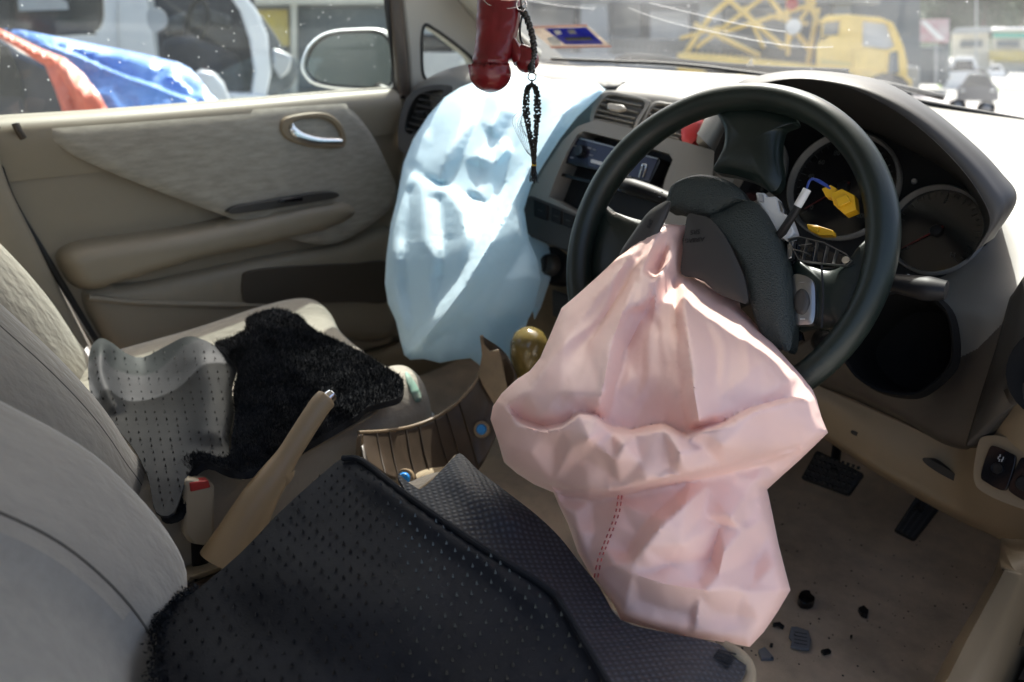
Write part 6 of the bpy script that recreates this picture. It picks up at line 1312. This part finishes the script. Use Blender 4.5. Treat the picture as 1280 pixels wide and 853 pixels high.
f = Fr(1230, 60, 42); b1 = thing('cream_building', f.base(1215), 'low cream building with pale flat roof, far right beyond the road', 'building')
f.ext('wall', [(1190, 42), (1236, 40), (1240, 92), (1190, 90)], 4, 'cream_wall', b1, 0, .05); f.ext('roof', [(1192, 38), (1196, 35), (1236, 34), (1240, 41), (1188, 43)], 5, 'concrete', b1, -.5, .05)
f.ext('window', [(1200, 51), (1228, 50), (1228, 59), (1200, 60)], .1, 'dark_wall', b1, -.1, .02)
b2 = thing('shop_building', f.base(1275), 'low shop with green sign band and yellow front, at the right edge of the windscreen', 'building')
f.ext('wall', [(1241, 36), (1330, 36), (1330, 98), (1241, 92)], 4, 'cream_wall', b2, -.2, .05); f.ext('sign_band', [(1241, 41), (1330, 42), (1330, 49), (1241, 47)], .1, 'green_sign', b2, -.35, .02)
f.ext('window', [(1246, 51), (1274, 51), (1274, 59), (1246, 59)], .1, 'dark_wall', b2, -.35, .02); f.ext('yellow_front', [(1236, 63), (1330, 64), (1330, 80), (1236, 76)], .1, 'yellow_sign', b2, -.4, .02); f.ext('roof', [(1238, 35), (1335, 34), (1335, 37), (1238, 38)], 5, 'white_paint', b2, -.6, .05)
car('white_car', Fr(1205, 90, 24), 1180, 1230, 72, 116, 'white_paint', 'white car facing us on the road behind the dark pickup')
car('dark_car', Fr(1225, 105, 15), 1196, 1248, 94, 130, 'navy_paint', 'dark car lower down in front of the white car, right of the gauge hood')
car('white_car', Fr(1245, 88, 34), 1233, 1257, 82, 98, 'white_paint', 'small white car farther along the road, right of the nearer white car')
f = Fr(1221, 60, 30); pl = thing('lamp_pole', f.base(1221), 'thin pale pole standing before the cream building', 'pole'); V, F = tube([f(1221, -60), f(1220, 92)], .03, 8); mesh('pole', V, F, 'concrete', pl)
V, F = tube([f(1221, -60), f(1210, -64)], .04, 8); mesh('lamp_arm', V, F, 'concrete', pl)
f = Fr(1260, 108, 24); mesh('verge', [f(1170, 112)*[1, 1, 0]+[0, 0, GZ+.01], f(1400, 112)*[1, 1, 0]+[0, 0, GZ+.01], f(1400, 112, 2)*[1, 1, 0]+[0, 0, GZ+.01], f(1170, 112, 2)*[1, 1, 0]+[0, 0, GZ+.01]], [(0, 1, 2, 3)], 'grass', kind='structure', smooth=False)
# trees
rt_ = random.Random(5)
def tree(c, h, r, label, n=2600):
    t = thing('tree', (c[0], c[1], GZ), label, 'tree', 'trees behind the far buildings')
    V, F = tube(crom([(c[0], c[1], GZ), (c[0]+.1, c[1], GZ+h*.3), (c[0]-.1, c[1]+.1, GZ+h*.7)], 8), np.linspace(.28, .08, 8), 8); mesh('trunk', V, F, 'bark', t)
    cl_ = [(np.array([c[0]+rt_.gauss(0, r*.45), c[1]+rt_.gauss(0, r*.45), GZ+h*rt_.uniform(.35, .95)]), r*rt_.uniform(.28, .5)) for _ in range(16)]; mb = MB()
    for _ in range(n):
        q, s = rt_.choice(cl_); d = np.array([rt_.gauss(0, 1) for _ in range(3)]); d /= np.linalg.norm(d); p = q+d*s*rt_.uniform(.6, 1.05); e = np.array([rt_.gauss(0, 1) for _ in range(3)]); e /= np.linalg.norm(e); g = np.cross(e, d)*.16; e = e*.2
        mb.add([p-e, p+g, p+e, p-g], [(0, 1, 2, 3)])
    mesh('crown', mb.v, mb.f, 'leaf', t, smooth=False)
    return t
f = Fr(1200, 20, 55)
for k, x in enumerate((1090, 1135, 1180, 1225, 1272, 1320)):
    p = f(x, 40, 3*math.sin(k*2)); tree(p, 8+1.5*math.sin(k*1.7), 3.2, ['bushy tree behind the shed, leftmost of the row', 'tree above the banner in the row of far trees', 'tall tree just right of the banner', 'tree above the cream building', 'tree above the green sign of the shop', 'tree at the far right end of the row'][k])
f2_ = Fr(1100, 20, 80); hills = []
for i in range(14): hills.append([f2_(300+i*110, 60, q)*[1, 1, 0]+np.array([0, 0, GZ-.5+zz*(1+.25*math.sin(i*1.3))]) for q, zz in ((0, 0), (8, 6), (20, 14), (40, 22))])
mesh('wooded_hill', *patch(hills, 60, 30), 'leaf', kind='structure')
